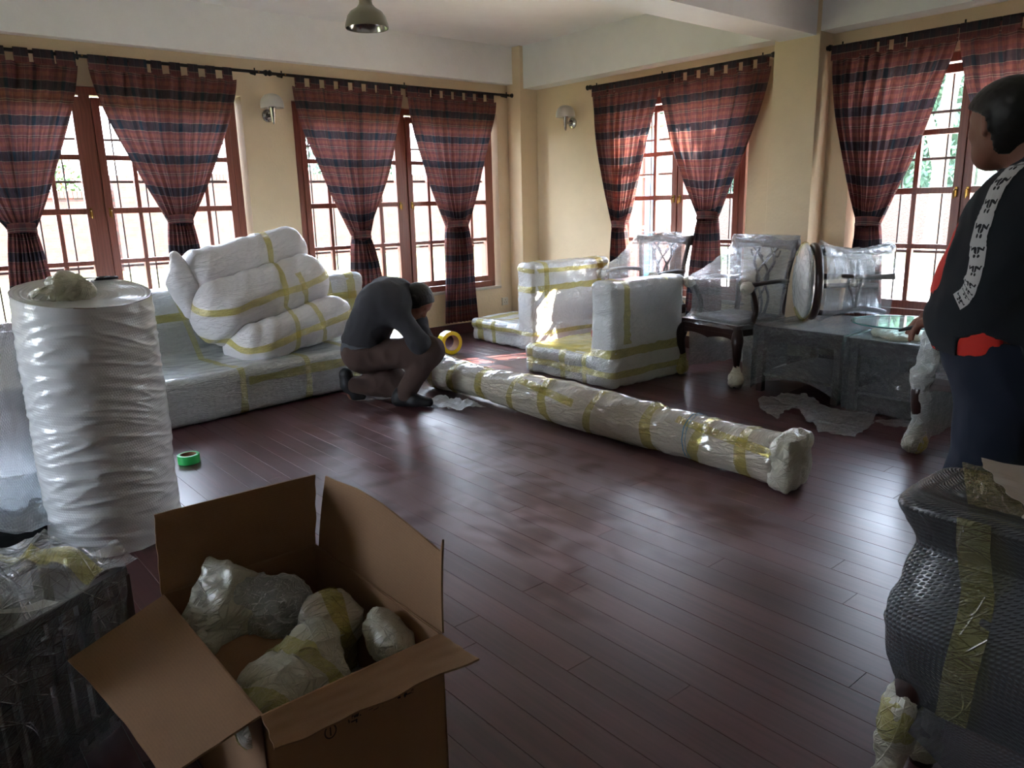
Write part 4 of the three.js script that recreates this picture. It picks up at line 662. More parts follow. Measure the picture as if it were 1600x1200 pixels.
// ---- the stool lying on its side on the left table
{
  const t = thing('stool', 'film-wrapped stool with a round padded seat, lying sideways on the left side table', 'stool', [-0.45, 0.785, 3.86]);
  // local axis: the seat faces -z before the turn, legs run along +z
  t.rotation.y = Math.atan2(0.62, 0.78);
  part(t, 'cushion', net(rough(ell(0, 0, -0.02, 0.28, 0.285, 0.062), 0.006, 14), [-0.31, -0.31, -0.1], [0.31, 0.31, 0.07], 0.01), M.foam);
  part(t, 'seat_ring', new THREE.TorusGeometry(0.255, 0.028, 14, 56).translate(0, 0, 0.045), M.wood);
  const ends = [];
  for (let k = 0; k < 4; k++) { const a = k * Math.PI / 2 + Math.PI / 2 - 0.25, c = Math.cos(a), s = Math.sin(a); ends.push([c, s]); part(t, 'leg', limb([[c * 0.225, s * 0.225, 0.04, 0.024], [c * 0.235, s * 0.235, 0.2, 0.02], [c * 0.2, s * 0.2, 0.36, 0.018], [c * 0.215, s * 0.215, 0.5, 0.02], [c * 0.235, s * 0.235, 0.545, 0.024]], 10, 20), M.wood); }
  part(t, 'stretcher', ends.map(([c, s], i) => { const [d, e] = ends[(i + 1) % 4]; return limb([[c * 0.205, s * 0.205, 0.34, 0.012], [(c + d) * 0.09, (s + e) * 0.09, 0.34, 0.012], [d * 0.205, e * 0.205, 0.34, 0.012]], 8, 10); }), M.wood);
  part(t, 'film', (() => { const R = []; for (const [z, r] of [[0.085, 0.292], [0.14, 0.262], [0.24, 0.232], [0.36, 0.226], [0.48, 0.238], [0.55, 0.255]]) { const q = []; for (let k = 0; k < 96; k++) { const a = -(k / 96) * 6.283, f = Math.pow(Math.abs(Math.cos(2 * (a - Math.PI / 2 + 0.25))), 0.7), rr2 = r * lerp(z < 0.1 ? 1 : 0.86, 1.03, f) + 0.01 * noise(k * 0.13, z * 9, 4) ; q.push(V3(Math.cos(a) * rr2, Math.sin(a) * rr2, z)); } R.push(q); } return loft(R, false); })(), M.film);
  part(t, 'leg_wrap', net(rough(blend(0.03, cone([0.05, 0.225, 0.05], [0.05, 0.2, 0.36], 0.038, 0.034), cone([0.05, 0.2, 0.36], [0.055, 0.235, 0.56], 0.034, 0.036), ell(0.055, 0.235, 0.56, 0.042, 0.04, 0.045)), 0.008, 20, 1, 1, 0.5), [-0.04, 0.12, 0.0], [0.14, 0.32, 0.65], 0.007), M.filmGrey, 'upper leg wound in film');
  part(t, 'bubble_patch', sheet((u, v) => { const a = 0.3 + u * 1.1, r = 0.205 + 0.012 * noise(u * 5, v * 5, 2); return [Math.cos(a) * -r, Math.sin(a) * r, 0.16 + v * 0.26]; }, 30, 20, 0.25, 0.26), M.bubble, 'piece of bubble film stretched between the legs');
  for (const a of [1.25, 4.2]) part(t, 'tape', sheet((u, v) => { const b = a + u * 0.5, q = v * 3.14; return [Math.cos(b) * (0.287 - 0.1 * Math.cos(q) * Math.cos(q)), Math.sin(b) * (0.292 - 0.1 * Math.cos(q) * Math.cos(q)), -0.02 - 0.062 * Math.cos(q)]; }, 20, 18, 0.15, 0.2), M.tape);
}
{
  const t = thing('film_wad', 'crumpled wad of pale yellow taped film under the round glass plate', 'packing film', [-0.5, 0.497, 4.68]);
  part(t, 'crumpled_film', net(rough((x, y, z) => Math.max(ell(0, 0.012, 0, 0.36, 0.045, 0.24)(x, y, z), -y + 0.003), 0.01, 20), [-0.42, -0.01, -0.3], [0.42, 0.075, 0.3], 0.008), M.wad);
  const g = thing('glass_plate', 'round plate of clear glass with a green rim, lying on the right side table', 'glass plate', [-0.53, 0.566, 4.585]);
  part(g, 'plate', (() => { const q = new THREE.CylinderGeometry(0.292, 0.292, 0.009, 96, 1); return q; })(), phy({ color: col('#e4f2ee'), roughness: 0.02, transmission: 0.9, thickness: 0, ior: 1.6, specularIntensity: 1 }));
  part(g, 'rim', new THREE.TorusGeometry(0.292, 0.0052, 8, 96).rotateX(Math.PI / 2), std({ color: col('#2f6a66'), roughness: 0.15 }), 'green polished edge');
}
// ---- scraps of film on the floor
function filmScrap(label, outline, pos, seed, mat) {
  const t = thing('film_scrap', label, 'packing film', pos), o = seed * 4.3, s = new THREE.Shape(outline.map((p) => new THREE.Vector2(p[0], p[1])));
  const bb = outline.reduce((b, p) => [Math.min(b[0], p[0]), Math.max(b[1], p[0]), Math.min(b[2], p[1]), Math.max(b[3], p[1])], [9, -9, 9, -9]);
  // a fine grid clipped to the torn outline
  const inside = (x, y) => { let c = false; for (let i = 0, j = outline.length - 1; i < outline.length; j = i++) { const [a, b] = outline[i], [d, e] = outline[j]; if (b > y !== e > y && x < ((d - a) * (y - b)) / (e - b) + a) c = !c; } return c; };
  const st = 0.008, pos2 = [], uv = [], H = (x, z) => 0.006 + 0.09 * Math.max(0, noise(x * 5 + o, 0, z * 5)) + 0.03 * Math.abs(noise(x * 14, o, z * 14)) + 0.006 * Math.abs(noise(x * 50, o, z * 50));
  for (let x = bb[0]; x < bb[1]; x += st) for (let z = bb[2]; z < bb[3]; z += st) { const e = 0.012, q = (a, b) => inside(a + e * noise(a * 40, b * 40, o), b + e * noise(b * 40, a * 40, o)); if (!q(x + st / 2, z + st / 2)) continue; const A = [x, H(x, z), z], B = [x + st, H(x + st, z), z], C = [x + st, H(x + st, z + st), z + st], D = [x, H(x, z + st), z + st]; pos2.push(...A, ...D, ...C, ...A, ...C, ...B); for (const p of [A, D, C, A, C, B]) uv.push(p[0], p[2]); }
  let g = new THREE.BufferGeometry(); g.setAttribute('position', new THREE.Float32BufferAttribute(pos2, 3)); g.setAttribute('uv', new THREE.Float32BufferAttribute(uv, 2)); g = mergeVertices(g, 1e-4); g.computeVertexNormals();
  part(t, 'film', g, mat); return t;
}
filmScrap('torn scrap of crumpled film lying before the wrapped side tables', [[-0.28, -0.22], [0.0, -0.42], [0.3, -0.42], [0.36, -0.28], [0.24, -0.02], [0.22, 0.3], [0.02, 0.36], [-0.28, 0.4], [-0.33, 0.2], [-0.12, -0.02], [-0.02, -0.12], [-0.26, -0.12]], [-1.18, 0, 4.38], 1, M.film);
filmScrap('small torn bit of film at the foot of the right side table', [[-0.14, -0.1], [0.02, -0.12], [0.14, -0.04], [0.12, 0.1], [-0.02, 0.12], [-0.06, 0.02]], [-1.02, 0, 4.85], 2, M.film);
filmScrap('white strip of bubble film tucked under the far end of the carpet roll', [[-0.2, -0.12], [0.06, -0.16], [0.12, 0.35], [-0.06, 0.3], [-0.12, 0.05]], [-2.7, 0, 2.35], 3, M.bubble);
// ================================================================ FOREGROUND AND SMALL THINGS
// ---- the big upright roll of bubble film with its loose end hanging out to the left
{
  const t = thing('bubble_wrap_roll', 'tall upright roll of bubble wrap with its loose end trailing out to the left', 'bubble wrap', [-5.07, 0, 3.17]), R = 0.262;
  const top = (x, z) => 1.083 - 0.1 * (z + 0.2 * x) / R * 0.45;
  const rings = [], n = 200; for (let j = 0; j <= 190; j++) {
    const v = j / 190, q = []; for (let k = 0; k < n; k++) {
      const a = -(k / n) * 6.283, c = Math.cos(a), s = Math.sin(a), y0 = v * top(c * R, s * R), w = 0.25 * Math.sin(a * 2 + 1) + 0.12 * Math.sin(a + 2);
      const fold = Math.pow(1 - Math.abs(noise(a * 1.1 + 3, y0 * 20 + w * 3, 2.2)), 3), side = 0.35 + 0.65 * Math.pow(Math.abs(Math.sin(a * 0.5 + 0.6 + 0.8 * noise(a, y0 * 2, 7))), 2);
      const r = R * (1 + 0.015 * Math.sin(y0 * 3)) + 0.008 * noise(a * 1.2, y0 * 3, 1) + 0.0085 * side * (fold - 0.5) * sstep(1.08, 0.98, y0) + 0.0025 * noise(a * 4, y0 * 45, 9); q.push(V3(c * r, y0, s * r)); }
    rings.push(q);
  }
  part(t, 'wound_film', loft(rings, false), M.rollWrap);
  part(t, 'spiral_end', sheet((u, v) => { const a = -u * 6.283, r = lerp(0.04, R - 0.002, v), c = Math.cos(a), s = Math.sin(a); return [c * r, top(c * r, s * r) - 0.012 * (1 - v) + 0.004 * Math.abs(((v * 14 + u) % 1) - 0.5) + 0.006 * noise(c * r * 9, s * r * 9, 4), s * r]; }, 90, 60, 1, 0.25), M.rollWrap);
  part(t, 'core_tube', new THREE.CylinderGeometry(0.042, 0.042, 1.06, 28, 1, true).translate(0, 0.53, 0), M.cardLight);
  part(t, 'crumpled_end', net(rough(blend(0.04, ell(-0.06, 1.1, 0.02, 0.075, 0.075, 0.06), ell(-0.13, 1.08, 0.06, 0.07, 0.035, 0.06), ell(-0.02, 1.09, 0.05, 0.06, 0.045, 0.05)), 0.014, 20), [-0.25, 1.0, -0.1], [0.1, 1.22, 0.18], 0.007), M.wad, 'crumpled bit of film on top');
  part(t, 'loose_sheet', sheet((u, v) => {
    const yt = u < 0.25 ? lerp(1.0, 0.92, u / 0.25) : lerp(0.92, 0.7, (u - 0.25) / 0.75), yb = 0.13 + 0.04 * noise(u * 5, 0, 3), y = lerp(yb, yt, v), fl = 0.035 * Math.sin(u * 11 + v * 2) + 0.03 * noise(u * 3, v * 3, 5) + 0.008 * noise(u * 14, v * 9, 2);
    return [-0.235 - u * 0.62 + 0.05 * (1 - v) * u, y, -0.11 - 0.34 * u * u + fl * sstep(0, 0.15, u) + 0.12 * (1 - v) * sstep(0, 0.3, u)]; }, 90, 80, 0.85, 0.85), M.bubble, 'loose end of the film, its bubbles in view');
  part(t, 'trailing_sheet', sheet((u, v) => { const x = -0.2 - u * 0.75, z = -0.35 + v * 0.42, q = noise(u * 4, v * 4, 8), h = 0.16 + 0.07 * q + 0.02 * Math.abs(noise(u * 14, v * 14, 3)) + 0.12 * (1 - v); return [x, h, z]; }, 80, 50, 0.8, 0.45), M.bubble, 'lower fold of the loose end spreading over the bag');
  const s = thing('scissors', 'dark-handled scissors lying on top of the bubble wrap roll', 'scissors', [-4.99, 1.112, 3.03], 0.55);
  part(s, 'handle', [new THREE.TorusGeometry(0.02, 0.006, 8, 20).scale(1.5, 1, 1).rotateX(Math.PI / 2).translate(0.07, 0.008, 0.02), new THREE.TorusGeometry(0.02, 0.006, 8, 20).scale(1.5, 1, 1).rotateX(Math.PI / 2).translate(0.07, 0.008, -0.022), limb([[0.045, 0.008, 0.015, 0.007], [0, 0.008, 0, 0.006]], 8, 6), limb([[0.045, 0.008, -0.017, 0.007], [0, 0.008, 0, 0.006]], 8, 6)], M.plasticBlack);
  part(s, 'blade', [box(-0.1, 0.005, 0.004, 0.008, -0.006, 0.004, 0.001), box(-0.1, 0.005, 0.008, 0.012, -0.002, 0.007, 0.001)], M.chrome);
}
{
  const t = thing('black_bag', 'black cloth bag lying on the floor left of the bubble wrap roll', 'bag', [-5.56, 0, 2.98]);
  part(t, 'cloth', net(rough((x, y, z) => Math.max(blend(0.06, ell(-0.02, 0.055, 0, 0.3, 0.085, 0.22), ell(-0.2, 0.06, 0.06, 0.2, 0.06, 0.16), cone([0.15, 0.08, 0.06], [0.2, 0.17, 0.05], 0.06, 0.012), cone([0.19, 0.07, 0.09], [0.245, 0.13, 0.13], 0.045, 0.01), cone([0.12, 0.04, 0.15], [0.22, 0.045, 0.18], 0.04, 0.015))(x, y, z), -y + 0.003), 0.012, 9), [-0.5, -0.01, -0.3], [0.36, 0.22, 0.3], 0.011), M.black);
}
function ringRoll(t, ro, ri, w, mat, coreMat) {   // axis along z
  part(t, 'tape_winding', new THREE.LatheGeometry([[ri + 0.004, -w / 2], [ro - 0.002, -w / 2], [ro, -w / 2 + 0.002], [ro, w / 2 - 0.002], [ro - 0.002, w / 2], [ri + 0.004, w / 2]].map((p) => new THREE.Vector2(...p)), 64).rotateX(Math.PI / 2), mat);
  part(t, 'core', new THREE.LatheGeometry([[ri + 0.004, -w / 2], [ri, -w / 2], [ri, w / 2], [ri + 0.004, w / 2]].map((p) => new THREE.Vector2(...p)), 64).rotateX(Math.PI / 2), coreMat);
}
{ const t = thing('tape_roll', 'big roll of yellow packing tape standing on its edge beyond the carpet roll', 'tape roll', [-1.57, 0.112, 0.86], -0.12); ringRoll(t, 0.112, 0.072, 0.1, M.tapeSolid, M.cardLight); }
{ const t = thing('tape_roll', 'green tape roll lying on the floor, half hidden behind the bubble wrap roll', 'tape roll', [-4.515, 0.026, 2.395]); t.rotation.x = Math.PI / 2; ringRoll(t, 0.06, 0.04, 0.05, M.greenTape, M.cardLight); }
{
  const t = thing('tape_dispenser', 'red and black tape dispenser lying on the seat of the nearer wrapped easy chair', 'tape dispenser', [-1.05, 0.25, 2.3], 0.5);
  part(t, 'body', [box(-0.06, 0.06, 0.02, 0.085, -0.03, 0.03, 0.012), limb([[0.05, 0.05, 0, 0.02], [0.1, 0.06, 0, 0.018], [0.15, 0.055, 0, 0.02]], 12, 10)], M.red);
  part(t, 'roller', [new THREE.CylinderGeometry(0.026, 0.026, 0.06, 24).rotateX(Math.PI / 2).translate(0.02, 0.026, 0.01), box(-0.02, 0.09, 0.0, 0.02, -0.028, 0.028, 0.005)], M.plasticBlack);
}
// ---- the open cardboard box and what is in it
const BX = [-5.295, -4.855, 4.755, 5.412], BH = 0.42;
{
  const [x0, x1, z0, z1] = BX, cx = (x0 + x1) / 2, cz = (z0 + z1) / 2, t = thing('cardboard_box', 'open brown cardboard box in the foreground with its flaps up and out', 'box', [cx, 0, cz]), a = x0 - cx, b = x1 - cx, c = z0 - cz, d = z1 - cz, th = 0.006;
  const print = canvasTex(1024, 960, (g, w, h) => {
    g.fillStyle = '#94704f'; g.fillRect(0, 0, w, h); reseed(909);
    for (let i = 0; i < 2500; i++) { g.fillStyle = `rgba(${rnd() < 0.5 ? '90,55,25' : '190,140,95'},0.06)`; g.fillRect(rnd() * w, rnd() * h, rr(2, 40), 1.5); }
    // four worn stamped marks in a row near the upper edge, too worn to read
    g.fillStyle = g.strokeStyle = 'rgba(25,18,14,0.85)'; g.lineWidth = 7;
    g.beginPath(); g.ellipse(330, 250, 30, 36, 0, 0, 6.3); g.stroke(); g.beginPath(); g.moveTo(330, 226); g.lineTo(330, 274); g.stroke();
    for (const [px, py, s, dense] of [[430, 232, 78, 1], [545, 232, 130, 0], [700, 232, 90, 1], [800, 240, 30, 0]]) for (let i = 0; i < (dense ? 26 : 18); i++) { g.lineWidth = dense ? rr(5, 10) : rr(2, 4); g.beginPath(); const x = px + rnd() * s, y = py + (rnd() - 0.5) * 60; g.moveTo(x, y); rnd() < 0.5 ? g.lineTo(x + rr(-26, 26), y) : g.lineTo(x + rr(-6, 6), y + rr(-24, 24)); g.stroke(); }
  });
  const front = box(a, b, 0, BH, d - th, d, 0.001), fp = front.attributes.position, fu = front.attributes.uv; for (let i = 0; i < fp.count; i++) fu.setXY(i, (fp.getX(i) - a) / (b - a), fp.getY(i) / BH);
  part(t, 'panel', front, std({ map: print, roughness: 0.85, bumpMap: T.card, bumpScale: 0.0004 }), 'front panel with worn black printed marks');
  part(t, 'panel', box(a, b, 0, BH, c, c + th, 0.001), M.card); part(t, 'panel', box(a, a + th, 0, BH, c, d, 0.001), M.card); part(t, 'panel', box(b - th, b, 0, BH, c, d, 0.001), M.card); part(t, 'bottom', box(a, b, 0.001, 0.008, c, d, 0.001), M.card);
  // flaps: p along the hinge, q away from it, slightly warped; rim shows the board's thickness
  const L = (p) => [p[0] - cx, p[1], p[2] - cz];
  const flap = (A, B, C, D, warp, mat, label, torn) => {   // A-B hinge, D-C free edge
    [A, B, C, D] = [A, B, C, D].map(L); return part(t, 'flap', slab((u, v) => { const k = torn ? clamp(v * (1 - torn * (0.5 + 0.5 * noise(u * 7, 1, 2)) * sstep(0.3, 1, v))) : v, w = warp * Math.sin(Math.PI * u) * k + 0.003 * noise(u * 5, k * 5, 3); return [0, 1, 2].map((i) => lerp(lerp(A[i], B[i], u), lerp(D[i], C[i], u), k) + (i === 1 ? w * 0.6 : w)); }, 40, 20, 0.005, 0.5, 0.25), mat, label); };
  flap([x0, BH, z0 + 0.003], [x1, BH, z0 + 0.003], [x1 + 0.008, 0.645, z0 + 0.025], [x0 + 0.008, 0.643, z0 + 0.005], 0.006, M.card, 'far flap standing up');
  part(t, 'flap', (() => { const pr = [[x1, BH, z0 + 0.02], [x1, 0.655, z0 + 0.085], [x1, 0.662, z0 + 0.2], [x1, 0.655, z0 + 0.34], [x1, 0.62, z1 - 0.005], [x1, BH, z1]].map(L), top = (u) => { const z = lerp(pr[0][2], pr[5][2], u), k = pr.slice(1, 5); let y = k[0][1]; for (let i = 0; i < 3; i++) if (z >= k[i][2] && z <= k[i + 1][2]) y = lerp(k[i][1], k[i + 1][1], (z - k[i][2]) / (k[i + 1][2] - k[i][2])); return y; };
    return slab((u, v) => { const z = lerp(pr[0][2], pr[5][2], u), y = lerp(BH, top(u), v); return [pr[0][0] + 0.01 * Math.sin(Math.PI * u) * v + 0.012 * v * v, y, z + (1 - u) * 0.06 * v]; }, 50, 20, 0.005, 0.6, 0.24); })(), M.card, 'right flap standing up');
  flap([x1 - 0.002, BH, z1], [x0 + 0.002, BH, z1], [x0 - 0.008, 0.392, z1 + 0.085], [x1 + 0.004, 0.415, z1 + 0.14], -0.006, M.cardLight, 'torn front flap folded outward', 0.16);
  flap([x0, BH, z1 - 0.004], [x0, BH, z0 + 0.01], [-5.532, 0.352, 4.80], [-5.478, 0.352, 5.372], 0.008, M.cardLight, 'left flap folded outward');
  const crease = (p, q) => limb([[...L(p), 0.0022], [...L(q), 0.0022]], 6, 2);
  part(t, 'fold_line', [crease([x0, BH + 0.002, z0 + 0.004], [x1, BH + 0.002, z0 + 0.004]), crease([x1 - 0.003, BH + 0.002, z0], [x1 - 0.003, BH + 0.002, z1])], M.cardLight);
}
{
  const t = thing('wrapped_parcel', 'angular parcel in twisted yellowish film at the far side inside the cardboard box', 'parcel', [-5.1, 0.24, 4.88]);
  part(t, 'wrapping', net(rough(blend(0.02, rbox(-0.1, 0.13, -0.02, 0.052, 0.13, 0.06, 0.008, 0.35, 0.1, -0.62), rbox(-0.13, 0.05, 0.02, 0.05, 0.07, 0.06, 0.01, 0.4), cone([-0.04, 0.12, 0.0], [0.1, 0.06, 0.08], 0.085, 0.05), cone([0.08, 0.08, 0.06], [0.16, 0.02, 0.14], 0.06, 0.03), cone([-0.07, 0.19, -0.02], [-0.05, 0.255, -0.02], 0.035, 0.014)), 0.009, 16, 1, 1, 1), [-0.24, -0.08, -0.14], [0.24, 0.3, 0.24], 0.006), M.wad);
  part(t, 'film', net(rough(blend(0.06, cone([-0.04, 0.17, 0.0], [0.04, 0.12, 0.05], 0.055, 0.085), cone([0.04, 0.11, 0.05], [0.16, 0.04, 0.14], 0.075, 0.04)), 0.016, 20), [-0.2, -0.02, -0.12], [0.24, 0.28, 0.24], 0.006), M.filmMilky);
  const b = thing('wrapped_parcel', 'lumpy parcel in film and yellow tape in the middle of the cardboard box', 'parcel', [-4.98, 0.22, 5.07]);
  part(b, 'wrapping', net(rough(blend(0.04, rbox(0, 0.08, 0, 0.07, 0.1, 0.06, 0.03, 0.3, 0.3, 0), ell(0.0, 0.16, -0.02, 0.06, 0.04, 0.05)), 0.009, 18), [-0.13, -0.06, -0.12], [0.13, 0.25, 0.12], 0.006), M.carpetWrap);
  part(b, 'tape', strip(rough(blend(0.04, rbox(0, 0.08, 0, 0.07, 0.1, 0.06, 0.03, 0.3, 0.3, 0), ell(0.0, 0.16, -0.02, 0.06, 0.04, 0.05)), 0.009, 18), [0.04, 0.08, 0], [1, 0.2, 0.3], 0.022, 0, 6.283, 70, 0.004, 0.3), M.tape);
  const e = thing('film_ball', 'round ball of bubble film in the right corner inside the cardboard box', 'packing film', [-4.915, 0.36, 5.27]);
  part(e, 'wrapping', net(rough(blend(0.03, ell(0, 0, 0, 0.052, 0.058, 0.075), ell(0.0, 0.02, -0.05, 0.035, 0.045, 0.04)), 0.007, 24), [-0.09, -0.1, -0.13], [0.09, 0.1, 0.12], 0.005), M.wad);
  const f = thing('wrapped_bundle', 'soft white bundle with a bright yellow taped end at the front of the cardboard box', 'parcel', [-5.17, 0.33, 5.24]);
  const fb = rough(blend(0.05, ell(0.02, 0.0, -0.02, 0.13, 0.075, 0.09, -0.35), ell(0.1, 0.05, -0.06, 0.06, 0.055, 0.05), ell(-0.08, -0.01, 0.06, 0.06, 0.06, 0.055)), 0.009, 17);
  part(f, 'wrapping', net(fb, [-0.2, -0.12, -0.17], [0.22, 0.15, 0.17], 0.006), M.wad);
  part(f, 'tape', [strip(fb, [-0.08, -0.01, 0.06], [1, 0, -0.5], 0.035, 0, 6.283, 70, 0.005, 0.3), strip(fb, [0.05, 0.0, -0.02], [1, 0.1, -0.4], 0.022, 0, 6.283, 70, 0.005, 0.3)], M.wadYellow, 'bright yellow tape');
  const g = thing('card_divider', 'grey-brown cardboard divider lying slanted inside the cardboard box', 'cardboard', [-5.185, 0.285, 5.04]);
  part(g, 'board', slab((u, v) => [lerp(-0.08, 0.12, u), 0.02 * Math.sin(u * 3) + 0.03 * (1 - v) , lerp(-0.08, 0.16, v)], 12, 12, 0.004, 0.2, 0.25), M.card);
  const h = thing('packing_fill', 'dark heap of packing film filling the bottom of the cardboard box', 'packing film', [-5.075, 0.012, 5.08]);
  part(h, 'film', net(rough(rbox(0, 0.09, 0, 0.2, 0.085, 0.31, 0.05), 0.02, 9), [-0.211, 0.0, -0.318], [0.211, 0.31, 0.318], 0.012), M.carpetWrap);
}
// ---- the bombe chest in bubble film at the right edge
{
  const t = thing('chest', 'film-wrapped dark chest with swelling sides and curved legs at the right edge', 'chest', [-4.045, 0, 6.62]);
  const prof = [[0.3, -0.03], [0.34, -0.022], [0.41, -0.003], [0.49, 0.008], [0.56, 0.0], [0.64, -0.022], [0.685, -0.03], [0.73, -0.012], [0.765, 0.002], [0.788, -0.008]];
  const rg = (y, o, e = 8) => ring(0, y, 0, 0.142 + o, 0.487 + o, e, 160);
  part(t, 'carcass', loftKeys(prof.map(([y, o]) => rg(y, o - 0.016)), 60), std({ color: col('#191416'), roughness: 0.5 }));
  part(t, 'top', loftKeys([rg(0.768, -0.01), rg(0.78, -0.006), rg(0.786, -0.014)], 10), M.wood);
  for (const [a, b] of [[-1, -1], [-1, 1], [1, -1], [1, 1]]) {
    const lg = part(t, 'leg', limb([[a * 0.085, 0.36, b * 0.43, 0.04], [a * 0.105, 0.28, b * 0.45, 0.03], [a * 0.112, 0.18, b * 0.456, 0.024], [a * 0.12, 0.08, b * 0.465, 0.022], [a * 0.13, 0.03, b * 0.475, 0.03], [a * 0.13, 0.0, b * 0.475, 0.028]], 14, 24), M.wood);
    part(lg, 'leg_wrap', net(rough(blend(0.03, cone([a * 0.1, 0.31, b * 0.448], [a * 0.11, 0.2, b * 0.455], 0.038, 0.034), cone([a * 0.11, 0.2, b * 0.455], [a * 0.122, 0.1, b * 0.467], 0.03, 0.028), ell(a * 0.128, 0.05, b * 0.473, 0.042, 0.045, 0.042)), 0.008, 22), [a * 0.11 - 0.09, 0, b * 0.46 - 0.09], [a * 0.11 + 0.09, 0.36, b * 0.46 + 0.09], 0.0065), M.wad, 'leg wound in film');
    part(lg, 'leg_tape', net(rough(cone([a * 0.101, 0.285, b * 0.449], [a * 0.108, 0.235, b * 0.453], 0.042, 0.041), 0.006, 26), [a * 0.105 - 0.07, 0.18, b * 0.45 - 0.07], [a * 0.105 + 0.07, 0.35, b * 0.45 + 0.07], 0.0065), M.wadYellow, 'yellow tape round the leg');
  }
  const fw = (p, k, u) => 0.005 * Math.abs(noise(p.x * 14, p.y * 6, p.z * 14)) + 0.008 * Math.pow(1 - Math.abs(noise((p.y * 1.2 + p.z) * 7, (p.y - p.z) * 2, p.x * 3)), 4) + 0.002 * noise(p.x * 60, p.y * 60, p.z * 60);
  part(t, 'film', loftKeys([ring(0, 0.26, 0, 0.14, 0.48, 8, 260).map((p) => { p.y -= 0.16 * sstep(-0.45, -0.1, p.z) * sstep(0.5, 0.2, p.z); return p; }), ...prof.map(([y, o]) => ring(0, y, 0, 0.147 + o, 0.492 + o, 8, 260)), ring(0, 0.797, 0, 0.12, 0.465, 7, 260), ring(0, 0.8, 0, 0.06, 0.3, 4, 260), ring(0, 0.8, 0, 0.005, 0.02, 3, 260)], 120, fw, false), phy({ color: col('#7c8186'), roughness: 0.26, transmission: 0.76, thickness: 0, bumpMap: T.bubble, bumpScale: 0.003 }));
  part(t, 'tape', sheet((u, v) => { const y = lerp(0.33, 0.785, v), i = clamp((y - 0.3) / 0.0545, 0, 8.99), j = Math.floor(i), o = lerp(prof[j][1], prof[j + 1][1], i - j); return [-0.166 - o, y, -0.34 + lerp(-0.03, 0.03, u) + 0.02 * Math.sin(v * 3)]; }, 4, 40, 0.05, 0.6), M.tape);
  part(t, 'tape', sheet((u, v) => [lerp(-0.13, 0.12, u), 0.806 + 0.003 * noise(u * 9, v * 9, 1), lerp(-0.46, -0.36, v) + 0.1 * (1 - u)], 24, 10, 0.4, 0.16), M.tape);
  const p = thing('paper_sheet', 'sheet of grey packing paper lying over the top of the wrapped chest', 'paper', [-4.045, 0.808, 6.62]);
  part(p, 'paper', slab((u, v) => { const x = lerp(-0.155, 0.15, u), z0 = lerp(-0.25, -0.44, u) + 0.02 * noise(u * 6, 2, 1), z = lerp(z0, 0.35, v); return [x, 0.006 + 0.012 * Math.max(0, noise(u * 5, v * 6, 6)) + 0.004 * noise(u * 15, v * 15, 1), z]; }, 50, 70, 0.001, 0.3, 0.7), std({ color: col('#a79d92'), roughness: 0.8, side: THREE.DoubleSide }));
}
